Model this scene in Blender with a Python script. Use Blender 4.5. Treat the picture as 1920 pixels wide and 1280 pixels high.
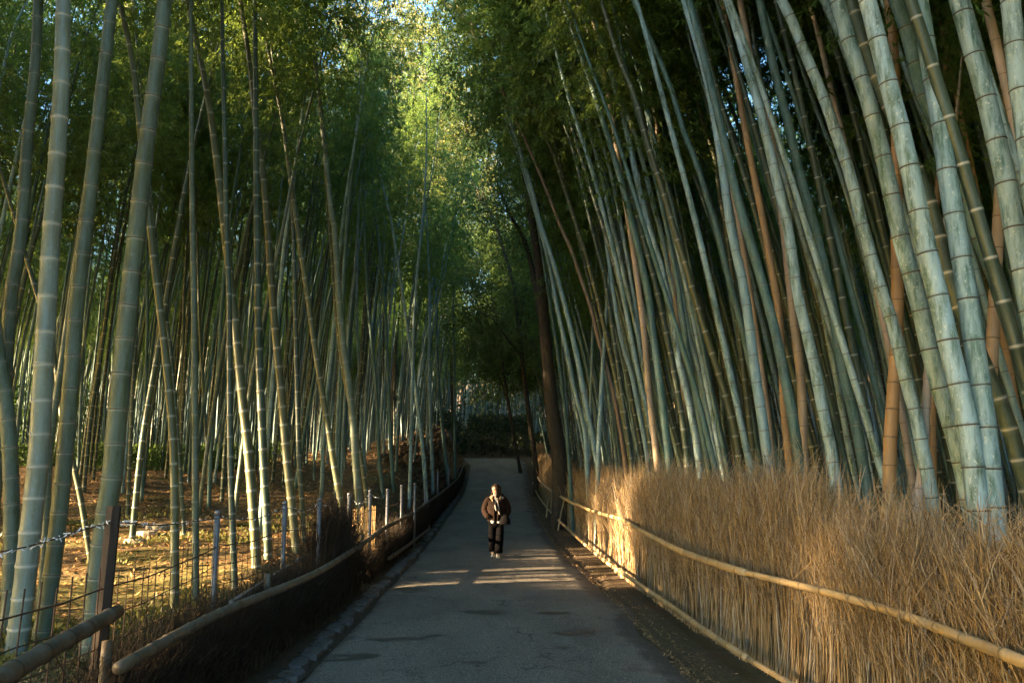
import bpy, math, random
import numpy as np
from mathutils import Vector, Matrix, Quaternion
from mathutils import noise as mnoise

for o in list(bpy.data.objects):
    bpy.data.objects.remove(o)
SC = bpy.context.scene
COL = SC.collection
R = math.radians

# ------------------------------------------------------------------ camera
CAM_H = 1.95
FPX = 1493.0
TH = math.atan(230.0 / FPX)
cam = bpy.data.cameras.new('camera')
cam.sensor_width = 36.0
cam.lens = 36.0 * FPX / 1920.0
cam.clip_start = 0.1
cam.clip_end = 2000
cam_ob = bpy.data.objects.new('camera', cam)
cam_ob.location = (0, 0, CAM_H)
cam_ob.rotation_euler = (math.pi / 2 + TH, 0, 0)
COL.objects.link(cam_ob)
SC.camera = cam_ob

# ------------------------------------------------------------------ world, sun, exposure
SUN_EL = R(12.5)
TRAVEL = Vector((0.963, 0.27, 0)).normalized()          # way the sunlight runs over the ground
world = bpy.data.worlds.new('World')
SC.world = world
world.use_nodes = True
wn = world.node_tree.nodes
wl = world.node_tree.links
bg = wn['Background']
sky = wn.new('ShaderNodeTexSky')
sky.sky_type = 'NISHITA'
sky.sun_disc = False
sky.sun_elevation = SUN_EL
sky.sun_rotation = math.atan2(-TRAVEL.x, -TRAVEL.y)
sky.air_density = 1.0
sky.dust_density = 1.6
sky_sat = wn.new('ShaderNodeHueSaturation')
sky_sat.inputs['Saturation'].default_value = 1.35
wl.new(sky.outputs[0], sky_sat.inputs['Color'])
wl.new(sky_sat.outputs[0], bg.inputs['Color'])
bg.inputs['Strength'].default_value = 0.08
sun = bpy.data.lights.new('sun', 'SUN')
sun.energy = 5.0
sun.angle = R(0.5)
sun.color = (1.0, 0.72, 0.42)
sun_ob = bpy.data.objects.new('sun', sun)
light_dir = Vector((TRAVEL.x * math.cos(SUN_EL), TRAVEL.y * math.cos(SUN_EL), -math.sin(SUN_EL)))
sun_ob.rotation_euler = light_dir.to_track_quat('-Z', 'Y').to_euler()
COL.objects.link(sun_ob)
SC.view_settings.view_transform = 'Standard'
SC.view_settings.look = 'None'
SC.view_settings.gamma = 1.0
SC.view_settings.use_curve_mapping = False
SC.view_settings.exposure = 3.85
SC.render.engine = 'CYCLES'
cy = SC.cycles
cy.max_bounces = 6
cy.diffuse_bounces = 3
cy.glossy_bounces = 2
cy.transmission_bounces = 4
cy.transparent_max_bounces = 4
cy.use_denoising = True
cy.sample_clamp_indirect = 6.0
cy.caustics_reflective = False
cy.caustics_refractive = False

rng = random.Random(7)
nrng = np.random.default_rng(11)

# ------------------------------------------------------------------ little helpers
def ray(px, py):
    dx = (px - 960.0) / FPX
    dy = (640.0 - py) / FPX
    return Vector((dx, math.cos(TH) - dy * math.sin(TH), math.sin(TH) + dy * math.cos(TH)))

def at(px, py, Y):
    d = ray(px, py)
    t = Y / d.y
    return Vector((d.x * t, Y, CAM_H + d.z * t))

def at_z(px, py, z):
    d = ray(px, py)
    t = (z - CAM_H) / d.z
    return Vector((d.x * t, d.y * t, z))

def to_px(p):
    y, z = p.y, p.z - CAM_H
    depth = y * math.cos(TH) + z * math.sin(TH)
    up = -y * math.sin(TH) + z * math.cos(TH)
    if depth <= 0.05:
        return None
    return 960 + FPX * p.x / depth, 640 - FPX * up / depth

def lerp_tab(tab, v):
    return float(np.interp(v, [a for a, b in tab], [b for a, b in tab]))

def smooth(a, b, v):
    t = min(1.0, max(0.0, (v - a) / (b - a)))
    return t * t * (3 - 2 * t)

def make_mesh(name, verts, faces, smooth_shade=False):
    me = bpy.data.meshes.new(name)
    me.from_pydata([tuple(v) for v in verts], [], faces)
    if smooth_shade:
        me.polygons.foreach_set('use_smooth', [True] * len(me.polygons))
    me.update()
    return me

def mesh_np(name, verts, quads=None, tris=None, smooth_shade=False):
    me = bpy.data.meshes.new(name)
    verts = np.asarray(verts, dtype=np.float32).reshape(-1, 3)
    idx, starts, n = [], [], 0
    if quads is not None and len(quads):
        q = np.asarray(quads, dtype=np.int32).reshape(-1, 4)
        idx.append(q.ravel()); starts.append(np.arange(len(q)) * 4); n = len(q) * 4
    if tris is not None and len(tris):
        t = np.asarray(tris, dtype=np.int32).reshape(-1, 3)
        idx.append(t.ravel()); starts.append(n + np.arange(len(t)) * 3)
    idx = np.concatenate(idx); starts = np.concatenate(starts)
    me.vertices.add(len(verts)); me.vertices.foreach_set('co', verts.ravel())
    me.loops.add(len(idx)); me.loops.foreach_set('vertex_index', idx.astype(np.int32))
    me.polygons.add(len(starts)); me.polygons.foreach_set('loop_start', starts.astype(np.int32))
    if smooth_shade:
        me.polygons.foreach_set('use_smooth', np.ones(len(starts), dtype=bool))
    me.update(calc_edges=True)
    return me

def obj(name, me, mat=None, parent=None, loc=None, kind=None):
    o = bpy.data.objects.new(name, me)
    COL.objects.link(o)
    if mat is not None and me is not None:
        if not me.materials:
            me.materials.append(mat)
        if me.materials[0] is not mat:
            o.material_slots[0].link = 'OBJECT'
            o.material_slots[0].material = mat
    if parent is not None:
        o.parent = parent
    if loc is not None:
        o.location = loc
    if kind:
        o['kind'] = kind
    return o

def tag(o, label=None, cat=None, group=None, kind=None):
    if label: o['label'] = label
    if cat: o['category'] = cat
    if group: o['group'] = group
    if kind: o['kind'] = kind
    return o

def empty(name, loc, label=None, cat=None, group=None, kind=None):
    o = bpy.data.objects.new(name, None)
    o.empty_display_size = 0.1
    o.location = loc
    COL.objects.link(o)
    return tag(o, label, cat, group, kind)

class MB:
    """collects tubes, lofts and boxes for ONE mesh"""
    def __init__(s): s.v = []; s.f = []
    def ring_loft(s, rings, cap=True, closed_v=False):
        n = len(rings[0]); b = len(s.v)
        for r in rings: s.v.extend(r)
        for i in range(len(rings) - 1):
            for k in range(n):
                a = b + i * n + k; c = b + i * n + (k + 1) % n
                s.f.append((a, c, c + n, a + n))
        if cap:
            s.f.append(tuple(b + k for k in range(n))[::-1])
            m = b + (len(rings) - 1) * n
            s.f.append(tuple(m + k for k in range(n)))
        return s
    def tube(s, pts, radii, sides=8, cap=True):
        pts = [Vector(p) for p in pts]
        if not hasattr(radii, '__len__'): radii = [radii] * len(pts)
        rings = []; u = None
        for i, p in enumerate(pts):
            t = (pts[min(i + 1, len(pts) - 1)] - pts[max(i - 1, 0)]).normalized()
            if u is None:
                u = t.orthogonal().normalized()
            u = (u - t * u.dot(t)).normalized()
            w = t.cross(u)
            rings.append([p + (u * math.cos(2 * math.pi * k / sides) + w * math.sin(2 * math.pi * k / sides)) * radii[i] for k in range(sides)])
        return s.ring_loft(rings, cap)
    def ell(s, rows, n=18, cap=True):
        """rows of (cx, cy, z, rx, ry[, wob])"""
        rings = []
        for r in rows:
            cx, cy, z, rx, ry = r[:5]
            rings.append([Vector((cx + rx * math.cos(2 * math.pi * k / n), cy + ry * math.sin(2 * math.pi * k / n), z)) for k in range(n)])
        return s.ring_loft(rings, cap)
    def box(s, c, d, rot=None):
        b = len(s.v); c = Vector(c)
        for x in (-.5, .5):
            for y in (-.5, .5):
                for z in (-.5, .5):
                    p = Vector((x * d[0], y * d[1], z * d[2]))
                    if rot is not None: p = rot @ p
                    s.v.append(c + p)
        for q in ((0, 1, 3, 2), (4, 6, 7, 5), (0, 4, 5, 1), (2, 3, 7, 6), (0, 2, 6, 4), (1, 5, 7, 3)):
            s.f.append(tuple(b + i for i in q))
        return s
    def mesh(s, name, sm=True): return make_mesh(name, s.v, s.f, sm)
    def build(s, name, mat, parent=None, loc=None, sm=True, kind=None):
        off = Vector(loc) if loc is not None else None
        return obj(name, s.mesh(name, sm), mat, parent, loc, kind)

# ------------------------------------------------------------------ materials
def new_mat(name):
    m = bpy.data.materials.new(name); m.use_nodes = True
    nt = m.node_tree
    return m, nt, nt.nodes, nt.links, nt.nodes['Principled BSDF']

def ramp(N, pts):
    r = N.new('ShaderNodeValToRGB')
    el = r.color_ramp.elements
    el[0].position, el[0].color = pts[0][0], (*pts[0][1], 1)
    el[1].position, el[1].color = pts[-1][0], (*pts[-1][1], 1)
    for p, c in pts[1:-1]:
        e = el.new(p); e.color = (*c, 1)
    return r

def mixc(N, L, fac, a, b, mode='MIX'):
    m = N.new('ShaderNodeMix'); m.data_type = 'RGBA'; m.blend_type = mode
    for s, v in ((m.inputs[0], fac), (m.inputs[6], a), (m.inputs[7], b)):
        if hasattr(v, 'links') or hasattr(v, 'is_linked'):
            L.new(v, s)
        elif isinstance(v, (int, float)):
            s.default_value = v
        else:
            s.default_value = (*v, 1)
    return m.outputs[2]

def math_n(N, L, op, a, b=None, clamp=False):
    m = N.new('ShaderNodeMath'); m.operation = op; m.use_clamp = clamp
    for s, v in ((m.inputs[0], a), (m.inputs[1], b)):
        if v is None: continue
        if isinstance(v, (int, float)): s.default_value = v
        else: L.new(v, s)
    return m.outputs[0]

def noise_n(N, L, vec, scale, detail=3, rough=.55):
    t = N.new('ShaderNodeTexNoise'); t.inputs['Scale'].default_value = scale
    t.inputs['Detail'].default_value = detail; t.inputs['Roughness'].default_value = rough
    if vec is not None: L.new(vec, t.inputs['Vector'])
    return t.outputs['Fac']

def mapped(N, L, vec, scale):
    m = N.new('ShaderNodeMapping'); m.inputs['Scale'].default_value = scale
    L.new(vec, m.inputs['Vector'])
    return m.outputs['Vector']

def culm_mat(name, ring_white, ring_dark, rough=.42):
    """bamboo skin; base colour from the object's own colour, alpha = amount of waxy bloom"""
    m, nt, N, L, P = new_mat(name)
    oi = N.new('ShaderNodeObjectInfo')
    tc = N.new('ShaderNodeTexCoord')
    geo = N.new('ShaderNodeAttribute'); geo.attribute_name = 'node'
    sep = N.new('ShaderNodeSeparateColor'); L.new(geo.outputs['Color'], sep.inputs[0])
    off = N.new('ShaderNodeVectorMath'); off.operation = 'ADD'
    L.new(tc.outputs['Object'], off.inputs[0])
    rv = N.new('ShaderNodeVectorMath'); rv.operation = 'SCALE'
    rv.inputs[0].default_value = (37., 17., 53.)
    L.new(oi.outputs['Random'], rv.inputs['Scale']); L.new(rv.outputs[0], off.inputs[1])
    vec = off.outputs[0]
    streak = noise_n(N, L, mapped(N, L, vec, (60, 60, 1.4)), 1.0, 3)
    blotch = noise_n(N, L, mapped(N, L, vec, (15, 15, 2.6)), 1.0, 6, .68)
    speck = noise_n(N, L, mapped(N, L, vec, (42, 42, 26)), 1.0, 3, .6)
    # base with streaks and each internode a little different
    v1 = math_n(N, L, 'MULTIPLY_ADD', streak, .5); N[-1].inputs[2].default_value = .75
    b = mixc(N, L, 1.0, oi.outputs['Color'], v1, 'MULTIPLY')
    vb = math_n(N, L, 'MULTIPLY_ADD', sep.outputs[2], .36); N[-1].inputs[2].default_value = .82
    b = mixc(N, L, 1.0, b, vb, 'MULTIPLY')
    # greyish white bloom and lichen patches
    k = ramp(N, [(.36, (0, 0, 0)), (.56, (1, 1, 1))]); L.new(blotch, k.inputs[0])
    kf = math_n(N, L, 'MULTIPLY', k.outputs[0], oi.outputs['Alpha'])
    b = mixc(N, L, kf, b, (.28, .40, .43))
    k2 = ramp(N, [(.60, (0, 0, 0)), (.68, (1, 1, 1))]); L.new(speck, k2.inputs[0])
    kf2 = math_n(N, L, 'MULTIPLY', k2.outputs[0], oi.outputs['Alpha'])
    kf2 = math_n(N, L, 'MULTIPLY', kf2, .8)
    b = mixc(N, L, kf2, b, (.46, .52, .48))
    # broad algae and sun-bleach stains, long scratches
    stain = noise_n(N, L, mapped(N, L, vec, (5, 5, .7)), 1.0, 4, .6)
    ks = ramp(N, [(.46, (0, 0, 0)), (.66, (1, 1, 1))]); L.new(stain, ks.inputs[0])
    b = mixc(N, L, math_n(N, L, 'MULTIPLY', ks.outputs[0], .5), b, mixc(N, L, 1.0, b, (.78, .68, .42), 'MULTIPLY'))
    scr = noise_n(N, L, mapped(N, L, vec, (75, 75, .9)), 1.0, 4, .7)
    kc = ramp(N, [(.60, (0, 0, 0)), (.70, (1, 1, 1))]); L.new(scr, kc.inputs[0])
    b = mixc(N, L, math_n(N, L, 'MULTIPLY', kc.outputs[0], .45), b, mixc(N, L, 1.0, b, (.45, .42, .36), 'MULTIPLY'))
    # joints
    b = mixc(N, L, math_n(N, L, 'MULTIPLY', sep.outputs[0], ring_white), b, (.62, .62, .55))
    b = mixc(N, L, math_n(N, L, 'MULTIPLY', sep.outputs[1], ring_dark), b, (.035, .03, .022))
    L.new(b, P.inputs['Base Color'])
    P.inputs['Roughness'].default_value = rough
    P.inputs['Specular IOR Level'].default_value = .32
    bp = N.new('ShaderNodeBump'); bp.inputs['Strength'].default_value = .12; bp.inputs['Distance'].default_value = .004
    L.new(streak, bp.inputs['Height']); L.new(bp.outputs[0], P.inputs['Normal'])
    return m

M_PALE = culm_mat('bamboo_skin_bloomed', .15, .85, .55)
M_GREEN = culm_mat('bamboo_skin_green', .32, .55, .5)
M_OLIVE = culm_mat('bamboo_skin_olive', .68, .25, .38)
M_TAN = culm_mat('bamboo_skin_dry', .1, .7, .5)

def leaf_mat(name, c_dark, c_light, trans, tmix=.45):
    m, nt, N, L, P = new_mat(name)
    geo = N.new('ShaderNodeNewGeometry'); oi = N.new('ShaderNodeObjectInfo')
    r = ramp(N, [(0, c_dark), (.75, c_light), (1, tuple(x * 1.2 for x in c_light))])
    L.new(geo.outputs['Random Per Island'], r.inputs[0])
    hv = N.new('ShaderNodeHueSaturation')
    hv.inputs['Hue'].default_value = .5
    v = math_n(N, L, 'MULTIPLY_ADD', oi.outputs['Random'], .06); N[-1].inputs[2].default_value = .47
    L.new(v, hv.inputs['Hue'])
    v2 = math_n(N, L, 'MULTIPLY_ADD', oi.outputs['Random'], .5); N[-1].inputs[2].default_value = .75
    L.new(v2, hv.inputs['Value'])
    L.new(r.outputs[0], hv.inputs['Color'])
    L.new(hv.outputs[0], P.inputs['Base Color'])
    P.inputs['Roughness'].default_value = .5
    P.inputs['Specular IOR Level'].default_value = .3
    tr = N.new('ShaderNodeBsdfTranslucent')
    tcol = mixc(N, L, .5, hv.outputs[0], trans)
    L.new(tcol, tr.inputs['Color'])
    mx = N.new('ShaderNodeMixShader'); mx.inputs[0].default_value = tmix
    L.new(P.outputs[0], mx.inputs[1]); L.new(tr.outputs[0], mx.inputs[2])
    L.new(mx.outputs[0], N['Material Output'].inputs['Surface'])
    return m

M_LEAF = leaf_mat('bamboo_leaf', (.026, .060, .016), (.082, .142, .034), (.38, .52, .09), .5)
M_LEAF_TREE = leaf_mat('broadleaf', (.025, .05, .014), (.07, .115, .03), (.22, .30, .06), .4)
M_FERN = leaf_mat('fern_leaf', (.03, .06, .014), (.09, .14, .03), (.2, .3, .06), .35)

def plain(name, col, rough=.7, var=.25, scale=8., bump=0., spec=.3, metallic=0., stretch=(1, 1, 1), island=0.):
    m, nt, N, L, P = new_mat(name)
    tc = N.new('ShaderNodeTexCoord')
    v = mapped(N, L, tc.outputs['Object'], stretch)
    n = noise_n(N, L, v, scale, 4, .6)
    lo = tuple(max(0, c * (1 - var)) for c in col); hi = tuple(c * (1 + var) for c in col)
    r = ramp(N, [(.3, lo), (.7, hi)]); L.new(n, r.inputs[0])
    c = r.outputs[0]
    if island:
        geo = N.new('ShaderNodeNewGeometry')
        vi = math_n(N, L, 'MULTIPLY_ADD', geo.outputs['Random Per Island'], 2 * island); N[-1].inputs[2].default_value = 1 - island
        c = mixc(N, L, 1.0, c, vi, 'MULTIPLY')
    L.new(c, P.inputs['Base Color'])
    P.inputs['Roughness'].default_value = rough
    P.inputs['Specular IOR Level'].default_value = spec
    P.inputs['Metallic'].default_value = metallic
    if bump:
        bp = N.new('ShaderNodeBump'); bp.inputs['Strength'].default_value = bump; bp.inputs['Distance'].default_value = .02
        L.new(n, bp.inputs['Height']); L.new(bp.outputs[0], P.inputs['Normal'])
    return m

M_TWIG = plain('dry_brush', (.38, .27, .145), .7, .3, 1.6, island=.6, spec=.2)
def twig_mat():
    m, nt, N, L, P = new_mat('dry_brush')
    geo = N.new('ShaderNodeNewGeometry'); tc = N.new('ShaderNodeTexCoord')
    r = ramp(N, [(0, (.13, .08, .04)), (.35, (.33, .215, .095)), (.7, (.42, .30, .155)), (1, (.40, .35, .28))]); L.new(geo.outputs['Random Per Island'], r.inputs[0])
    n = noise_n(N, L, tc.outputs['Object'], 9., 3)
    k = ramp(N, [(.3, (.7, .7, .7)), (.7, (1.15, 1.15, 1.15))]); L.new(n, k.inputs[0])
    L.new(mixc(N, L, 1.0, r.outputs[0], k.outputs[0], 'MULTIPLY'), P.inputs['Base Color'])
    P.inputs['Roughness'].default_value = .7; P.inputs['Specular IOR Level'].default_value = .2
    return m
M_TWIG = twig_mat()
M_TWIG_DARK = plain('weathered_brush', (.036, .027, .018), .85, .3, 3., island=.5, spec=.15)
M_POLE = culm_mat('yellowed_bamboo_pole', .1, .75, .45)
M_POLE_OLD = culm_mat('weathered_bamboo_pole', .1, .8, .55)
M_SLAT = plain('split_bamboo_slat', (.40, .26, .11), .5, .25, 6.)
M_METAL = plain('galvanised_pipe', (.15, .155, .17), .45, .18, 14., spec=.5, metallic=.35)
M_RUST = plain('rusty_wire', (.075, .045, .028), .8, .3, 20., spec=.2)
M_DARKWOOD = plain('dark_weathered_wood', (.035, .026, .02), .85, .35, 5., bump=.3, stretch=(6, 6, 1))
M_BARK = plain('tree_bark', (.045, .036, .025), .85, .45, 7., bump=.6, stretch=(4, 4, .8))
M_STONE = plain('grey_paver_stone', (.085, .085, .083), .8, .3, 9., bump=.3)
M_STEP = plain('rough_step_stone', (.26, .23, .18), .85, .3, 7., bump=.4)
M_FROST = plain('frayed_white_tape', (.62, .64, .68), .6, .1, 20.)
M_BRANCH = plain('bamboo_branchlet', (.12, .13, .055), .6, .3, 4.)
M_DRYLEAF = plain('fallen_leaf', (.36, .21, .08), .75, .25, 3., island=.6, spec=.2)
M_PEBBLE = plain('path_grit', (.20, .18, .15), .8, .3, 9., island=.5)
M_STUMP = plain('cut_bamboo_stump', (.25, .19, .10), .7, .3, 6.)
M_SKIN = plain('skin', (.42, .26, .18), .5, .05, 20.)
M_HAIR = plain('brown_hair', (.022, .013, .008), .6, .45, 6., stretch=(5, 5, .8), spec=.1)
M_JACKET = plain('brown_puffer_cloth', (.013, .0072, .0048), .85, .3, 14., bump=.4, spec=.06)
M_LINING = plain('cream_fleece', (.26, .19, .11), .9, .12, 40.)
M_BLACK = plain('black_trouser_cloth', (.0028, .0026, .003), .95, .2, 12., spec=.02)
M_BAG = plain('black_leather', (.005, .0045, .0045), .95, .2, 18., spec=.03)
M_SHIRT = plain('white_shirt', (.30, .28, .255), .8, .05, 12.)
M_SCARF = plain('grey_scarf', (.17, .16, .15), .9, .5, 40.)
M_SHOE = plain('beige_sneaker', (.62, .52, .36), .65, .12, 18.)
M_EYE = plain('dark_eye', (.02, .015, .012), .3, .05, 5.)
M_LIP = plain('lip', (.42, .16, .13), .45, .05, 5.)

# asphalt with damp patches
def asphalt():
    m, nt, N, L, P = new_mat('asphalt')
    tc = N.new('ShaderNodeTexCoord'); v = tc.outputs['Object']
    fine = noise_n(N, L, v, 62., 3, .75)
    r = ramp(N, [(.34, (.066, .057, .045)), (.52, (.160, .141, .114)), (.68, (.34, .302, .25))]); L.new(fine, r.inputs[0])
    big = noise_n(N, L, mapped(N, L, v, (.9, .35, 1)), 1.1, 5, .6)
    k = ramp(N, [(.35, (.72, .72, .72)), (.68, (1.12, 1.1, 1.06))]); L.new(big, k.inputs[0])
    c = mixc(N, L, 1.0, r.outputs[0], k.outputs[0], 'MULTIPLY')
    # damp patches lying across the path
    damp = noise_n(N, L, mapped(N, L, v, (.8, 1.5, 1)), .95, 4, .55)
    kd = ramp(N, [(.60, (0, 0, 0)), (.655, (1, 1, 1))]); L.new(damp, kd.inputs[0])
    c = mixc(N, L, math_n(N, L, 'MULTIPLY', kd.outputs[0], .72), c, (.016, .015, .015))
    wob = N.new('ShaderNodeVectorMath'); wob.operation = 'ADD'
    nz = N.new('ShaderNodeTexNoise'); nz.inputs['Scale'].default_value = 2.2; nz.inputs['Detail'].default_value = 4; L.new(v, nz.inputs['Vector'])
    L.new(v, wob.inputs[0]); L.new(nz.outputs['Color'], wob.inputs[1])
    vo = N.new('ShaderNodeTexVoronoi'); vo.feature = 'DISTANCE_TO_EDGE'; vo.inputs['Scale'].default_value = .55
    L.new(mapped(N, L, wob.outputs[0], (.8, 1, 1)), vo.inputs['Vector'])
    kv = ramp(N, [(.004, (1, 1, 1)), (.014, (0, 0, 0))]); L.new(vo.outputs['Distance'], kv.inputs[0])
    msk = noise_n(N, L, v, .8, 2); km = ramp(N, [(.47, (0, 0, 0)), (.58, (1, 1, 1))]); L.new(msk, km.inputs[0])
    c = mixc(N, L, math_n(N, L, 'MULTIPLY', math_n(N, L, 'MULTIPLY', kv.outputs[0], km.outputs[0]), .65), c, (.02, .019, .017))
    # soil creeping in at the sides
    at_ = N.new('ShaderNodeAttribute'); at_.attribute_name = 'edge'
    en = noise_n(N, L, v, 2.4, 5, .65)
    e = math_n(N, L, 'ADD', at_.outputs['Fac'], math_n(N, L, 'MULTIPLY_ADD', en, .9)); N[-2].inputs[2].default_value = -.45
    ke = ramp(N, [(.62, (0, 0, 0)), (.86, (1, 1, 1))]); L.new(e, ke.inputs[0])
    c = mixc(N, L, math_n(N, L, 'MULTIPLY', ke.outputs[0], .75), c, (.055, .044, .031))
    L.new(c, P.inputs['Base Color'])
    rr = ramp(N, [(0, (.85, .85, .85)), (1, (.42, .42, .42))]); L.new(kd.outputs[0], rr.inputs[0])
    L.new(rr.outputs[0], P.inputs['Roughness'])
    P.inputs['Specular IOR Level'].default_value = .25
    bp = N.new('ShaderNodeBump'); bp.inputs['Strength'].default_value = .35; bp.inputs['Distance'].default_value = .008
    L.new(fine, bp.inputs['Height']); L.new(bp.outputs[0], P.inputs['Normal'])
    return m

def soil():
    m, nt, N, L, P = new_mat('forest_floor')
    tc = N.new('ShaderNodeTexCoord'); v = tc.outputs['Object']
    a = noise_n(N, L, v, 6., 6, .7)
    r = ramp(N, [(.30, (.05, .033, .018)), (.5, (.15, .095, .045)), (.72, (.30, .20, .095))]); L.new(a, r.inputs[0])
    g = noise_n(N, L, v, .55, 5, .62)
    sx = N.new('ShaderNodeSeparateXYZ'); L.new(v, sx.inputs[0])
    near = N.new('ShaderNodeMapRange'); near.inputs['From Min'].default_value = 16; near.inputs['From Max'].default_value = 9
    L.new(sx.outputs[1], near.inputs['Value'])
    gg = math_n(N, L, 'MULTIPLY_ADD', near.outputs[0], .16); N[-1].inputs[2].default_value = -.05
    g2 = math_n(N, L, 'ADD', g, gg)
    kg = ramp(N, [(.50, (0, 0, 0)), (.62, (1, 1, 1))]); L.new(g2, kg.inputs[0])
    fine = noise_n(N, L, v, 30., 3, .6)
    gr = ramp(N, [(.35, (.06, .075, .018)), (.68, (.24, .25, .05))]); L.new(fine, gr.inputs[0])
    c = mixc(N, L, math_n(N, L, 'MULTIPLY', kg.outputs[0], .5), r.outputs[0], gr.outputs[0])
    # dark damp humus strip along the path; at the far bend, painted shade
    at_ = N.new('ShaderNodeAttribute'); at_.attribute_name = 'verge_and_shade'
    c = mixc(N, L, at_.outputs['Fac'], c, (.060, .046, .030))
    L.new(c, P.inputs['Base Color'])
    P.inputs['Roughness'].default_value = .9
    P.inputs['Specular IOR Level'].default_value = .15
    bp = N.new('ShaderNodeBump'); bp.inputs['Strength'].default_value = .8; bp.inputs['Distance'].default_value = .05
    L.new(a, bp.inputs['Height']); L.new(bp.outputs[0], P.inputs['Normal'])
    return m
M_ASPHALT = asphalt()
M_SOIL = soil()

# ------------------------------------------------------------------ ground and path
XL = [(-20, -1.8), (0, -1.85), (8, -1.9), (12.6, -1.95), (16, -1.98), (20, -2.05), (29, -2.3), (44, -2.5), (56, -2.9), (60, -3.6), (63, -6.), (66, -12.), (300, -12)]
XR = [(-20, 1.8), (0, 1.8), (8, 1.66), (12.6, 1.48), (16, 1.25), (20, 1.08), (29, .92), (44, .9), (58, 1.0), (62, 0.2), (65, -5.), (66.1, -11.9), (300, -11.9)]
PZ = [(-60, 0), (20, 0), (25, .02), (30, .10), (37, .28), (44, .58), (50, 1.15), (55, 1.75), (60, 2.3), (66, 2.75), (75, 3.2), (100, 4), (300, 6)]
def path_z(Y):
    return (lerp_tab(PZ, Y - 2) + 2 * lerp_tab(PZ, Y) + lerp_tab(PZ, Y + 2)) / 4
def xl(Y): return lerp_tab(XL, Y)
def xr(Y): return lerp_tab(XR, Y)
def bump(x, y, s, a):
    return mnoise.noise(Vector((x * s, y * s, 3.7))) * a

def hill(x, Y):
    h = .13 * max(0, Y - 110) + .35 * max(0, x - 30)
    h += .30 * max(0, -x - 52) * smooth(40, 65, Y)
    return min(h, 34)

def ground_z(x, Y):
    return ground_low(x, Y) + hill(x, Y)

def ground_low(x, Y):
    pz = path_z(Y)
    a = xl(min(Y, 58)) - .45; b = xr(min(Y, 58)) + .35
    if x < a:
        t = smooth(0, 1.7, a - x)
        far = max(0., min(1., (-x - 7.) / 6.))
        zz = .06 + .085 * max(0, min(Y, 27) - 9.) + (.085 * (1 - far) + .03 * far) * max(0, min(Y, 62) - 27) + .02 * max(0, Y - 62)
        zz += .012 * max(0, -x - 4)
        zz += bump(x, Y, .35, .22) * t + bump(x, Y, 1.3, .06) * t
        return pz * (1 - t) + max(zz, pz + .05) * t
    if x > b:
        t = smooth(0, 1.5, x - b)
        return pz + t * (.12 + bump(x, Y, .4, .1) + .02 * max(0, x - 4))
    if Y > 61:
        t = smooth(61, 66, Y)
        return pz + t * (1.5 + bump(x, Y, .35, .3))
    return pz - .05 + (.05 if x < xl(Y) - .12 or x > xr(Y) + .1 else 0)

def build_ground():
    xs = list(np.concatenate([np.linspace(-300, -60, 8)[:-1], np.linspace(-60, -16, 30)[:-1], np.linspace(-16, -4.5, 40)[:-1],
                              np.linspace(-4.5, 4.5, 66)[:-1], np.linspace(4.5, 20, 32)[:-1], np.linspace(20, 60, 14)[:-1], np.linspace(60, 300, 8)]))
    ys = list(np.concatenate([np.linspace(-120, -10, 10)[:-1], np.linspace(-10, 4, 24)[:-1], np.linspace(4, 30, 90)[:-1], np.linspace(30, 70, 70)[:-1],
                              np.linspace(70, 120, 16)[:-1], np.linspace(120, 400, 8)]))
    nx = len(xs)
    V = []; verge_and_shade = []
    for y in ys:
        for x in xs:
            V.append((x, y, ground_z(x, y)))
            d1 = (xl(y) - x); d2 = (x - xr(y))
            w = 0
            if -0.6 < d1 < 1.4: w = 1 - smooth(.7, 1.4, d1)
            if -0.6 < d2 < 1.6: w = max(w, .8 * (1 - smooth(.5, 1.6, d2)))
            if y > 57 and -9 < x < 6: w = max(w, .85 * smooth(57, 61, y))  # shade of the far bend painted in as darker soil
            verge_and_shade.append(w)
    q = []
    for j in range(len(ys) - 1):
        for i in range(nx - 1):
            a = j * nx + i
            q.append((a, a + 1, a + 1 + nx, a + nx))
    me = mesh_np('ground', V, q, smooth_shade=True)
    at_ = me.attributes.new('verge_and_shade', 'FLOAT', 'POINT'); at_.data.foreach_set('value', verge_and_shade)
    return obj('ground', me, M_SOIL, kind='structure')
build_ground()

def build_path():
    V = []; E = []; q = []
    ys = np.concatenate([np.linspace(-12, 40, 150)[:-1], np.linspace(40, 66, 60)])
    n = 17
    for j, y in enumerate(ys):
        a = xl(y) + bump(0, y, .9, .05); b = xr(y) + bump(5, y, .7, .16) + bump(9, y, 2.2, .06)
        for i in range(n):
            t = i / (n - 1)
            x = a + (b - a) * t
            V.append((x, y, path_z(y) + .012 - .03 * (abs(2 * t - 1)) ** 4))
            E.append(max(smooth(.80, 1.0, t), .8 * smooth(.10, 0., t)))
    for j in range(len(ys) - 1):
        for i in range(n - 1):
            a = j * n + i
            q.append((a, a + 1, a + 1 + n, a + n))
    me = mesh_np('path', V, q, smooth_shade=True)
    at_ = me.attributes.new('edge', 'FLOAT', 'POINT'); at_.data.foreach_set('value', E)
    return obj('path', me, M_ASPHALT, kind='structure')
build_path()

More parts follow.
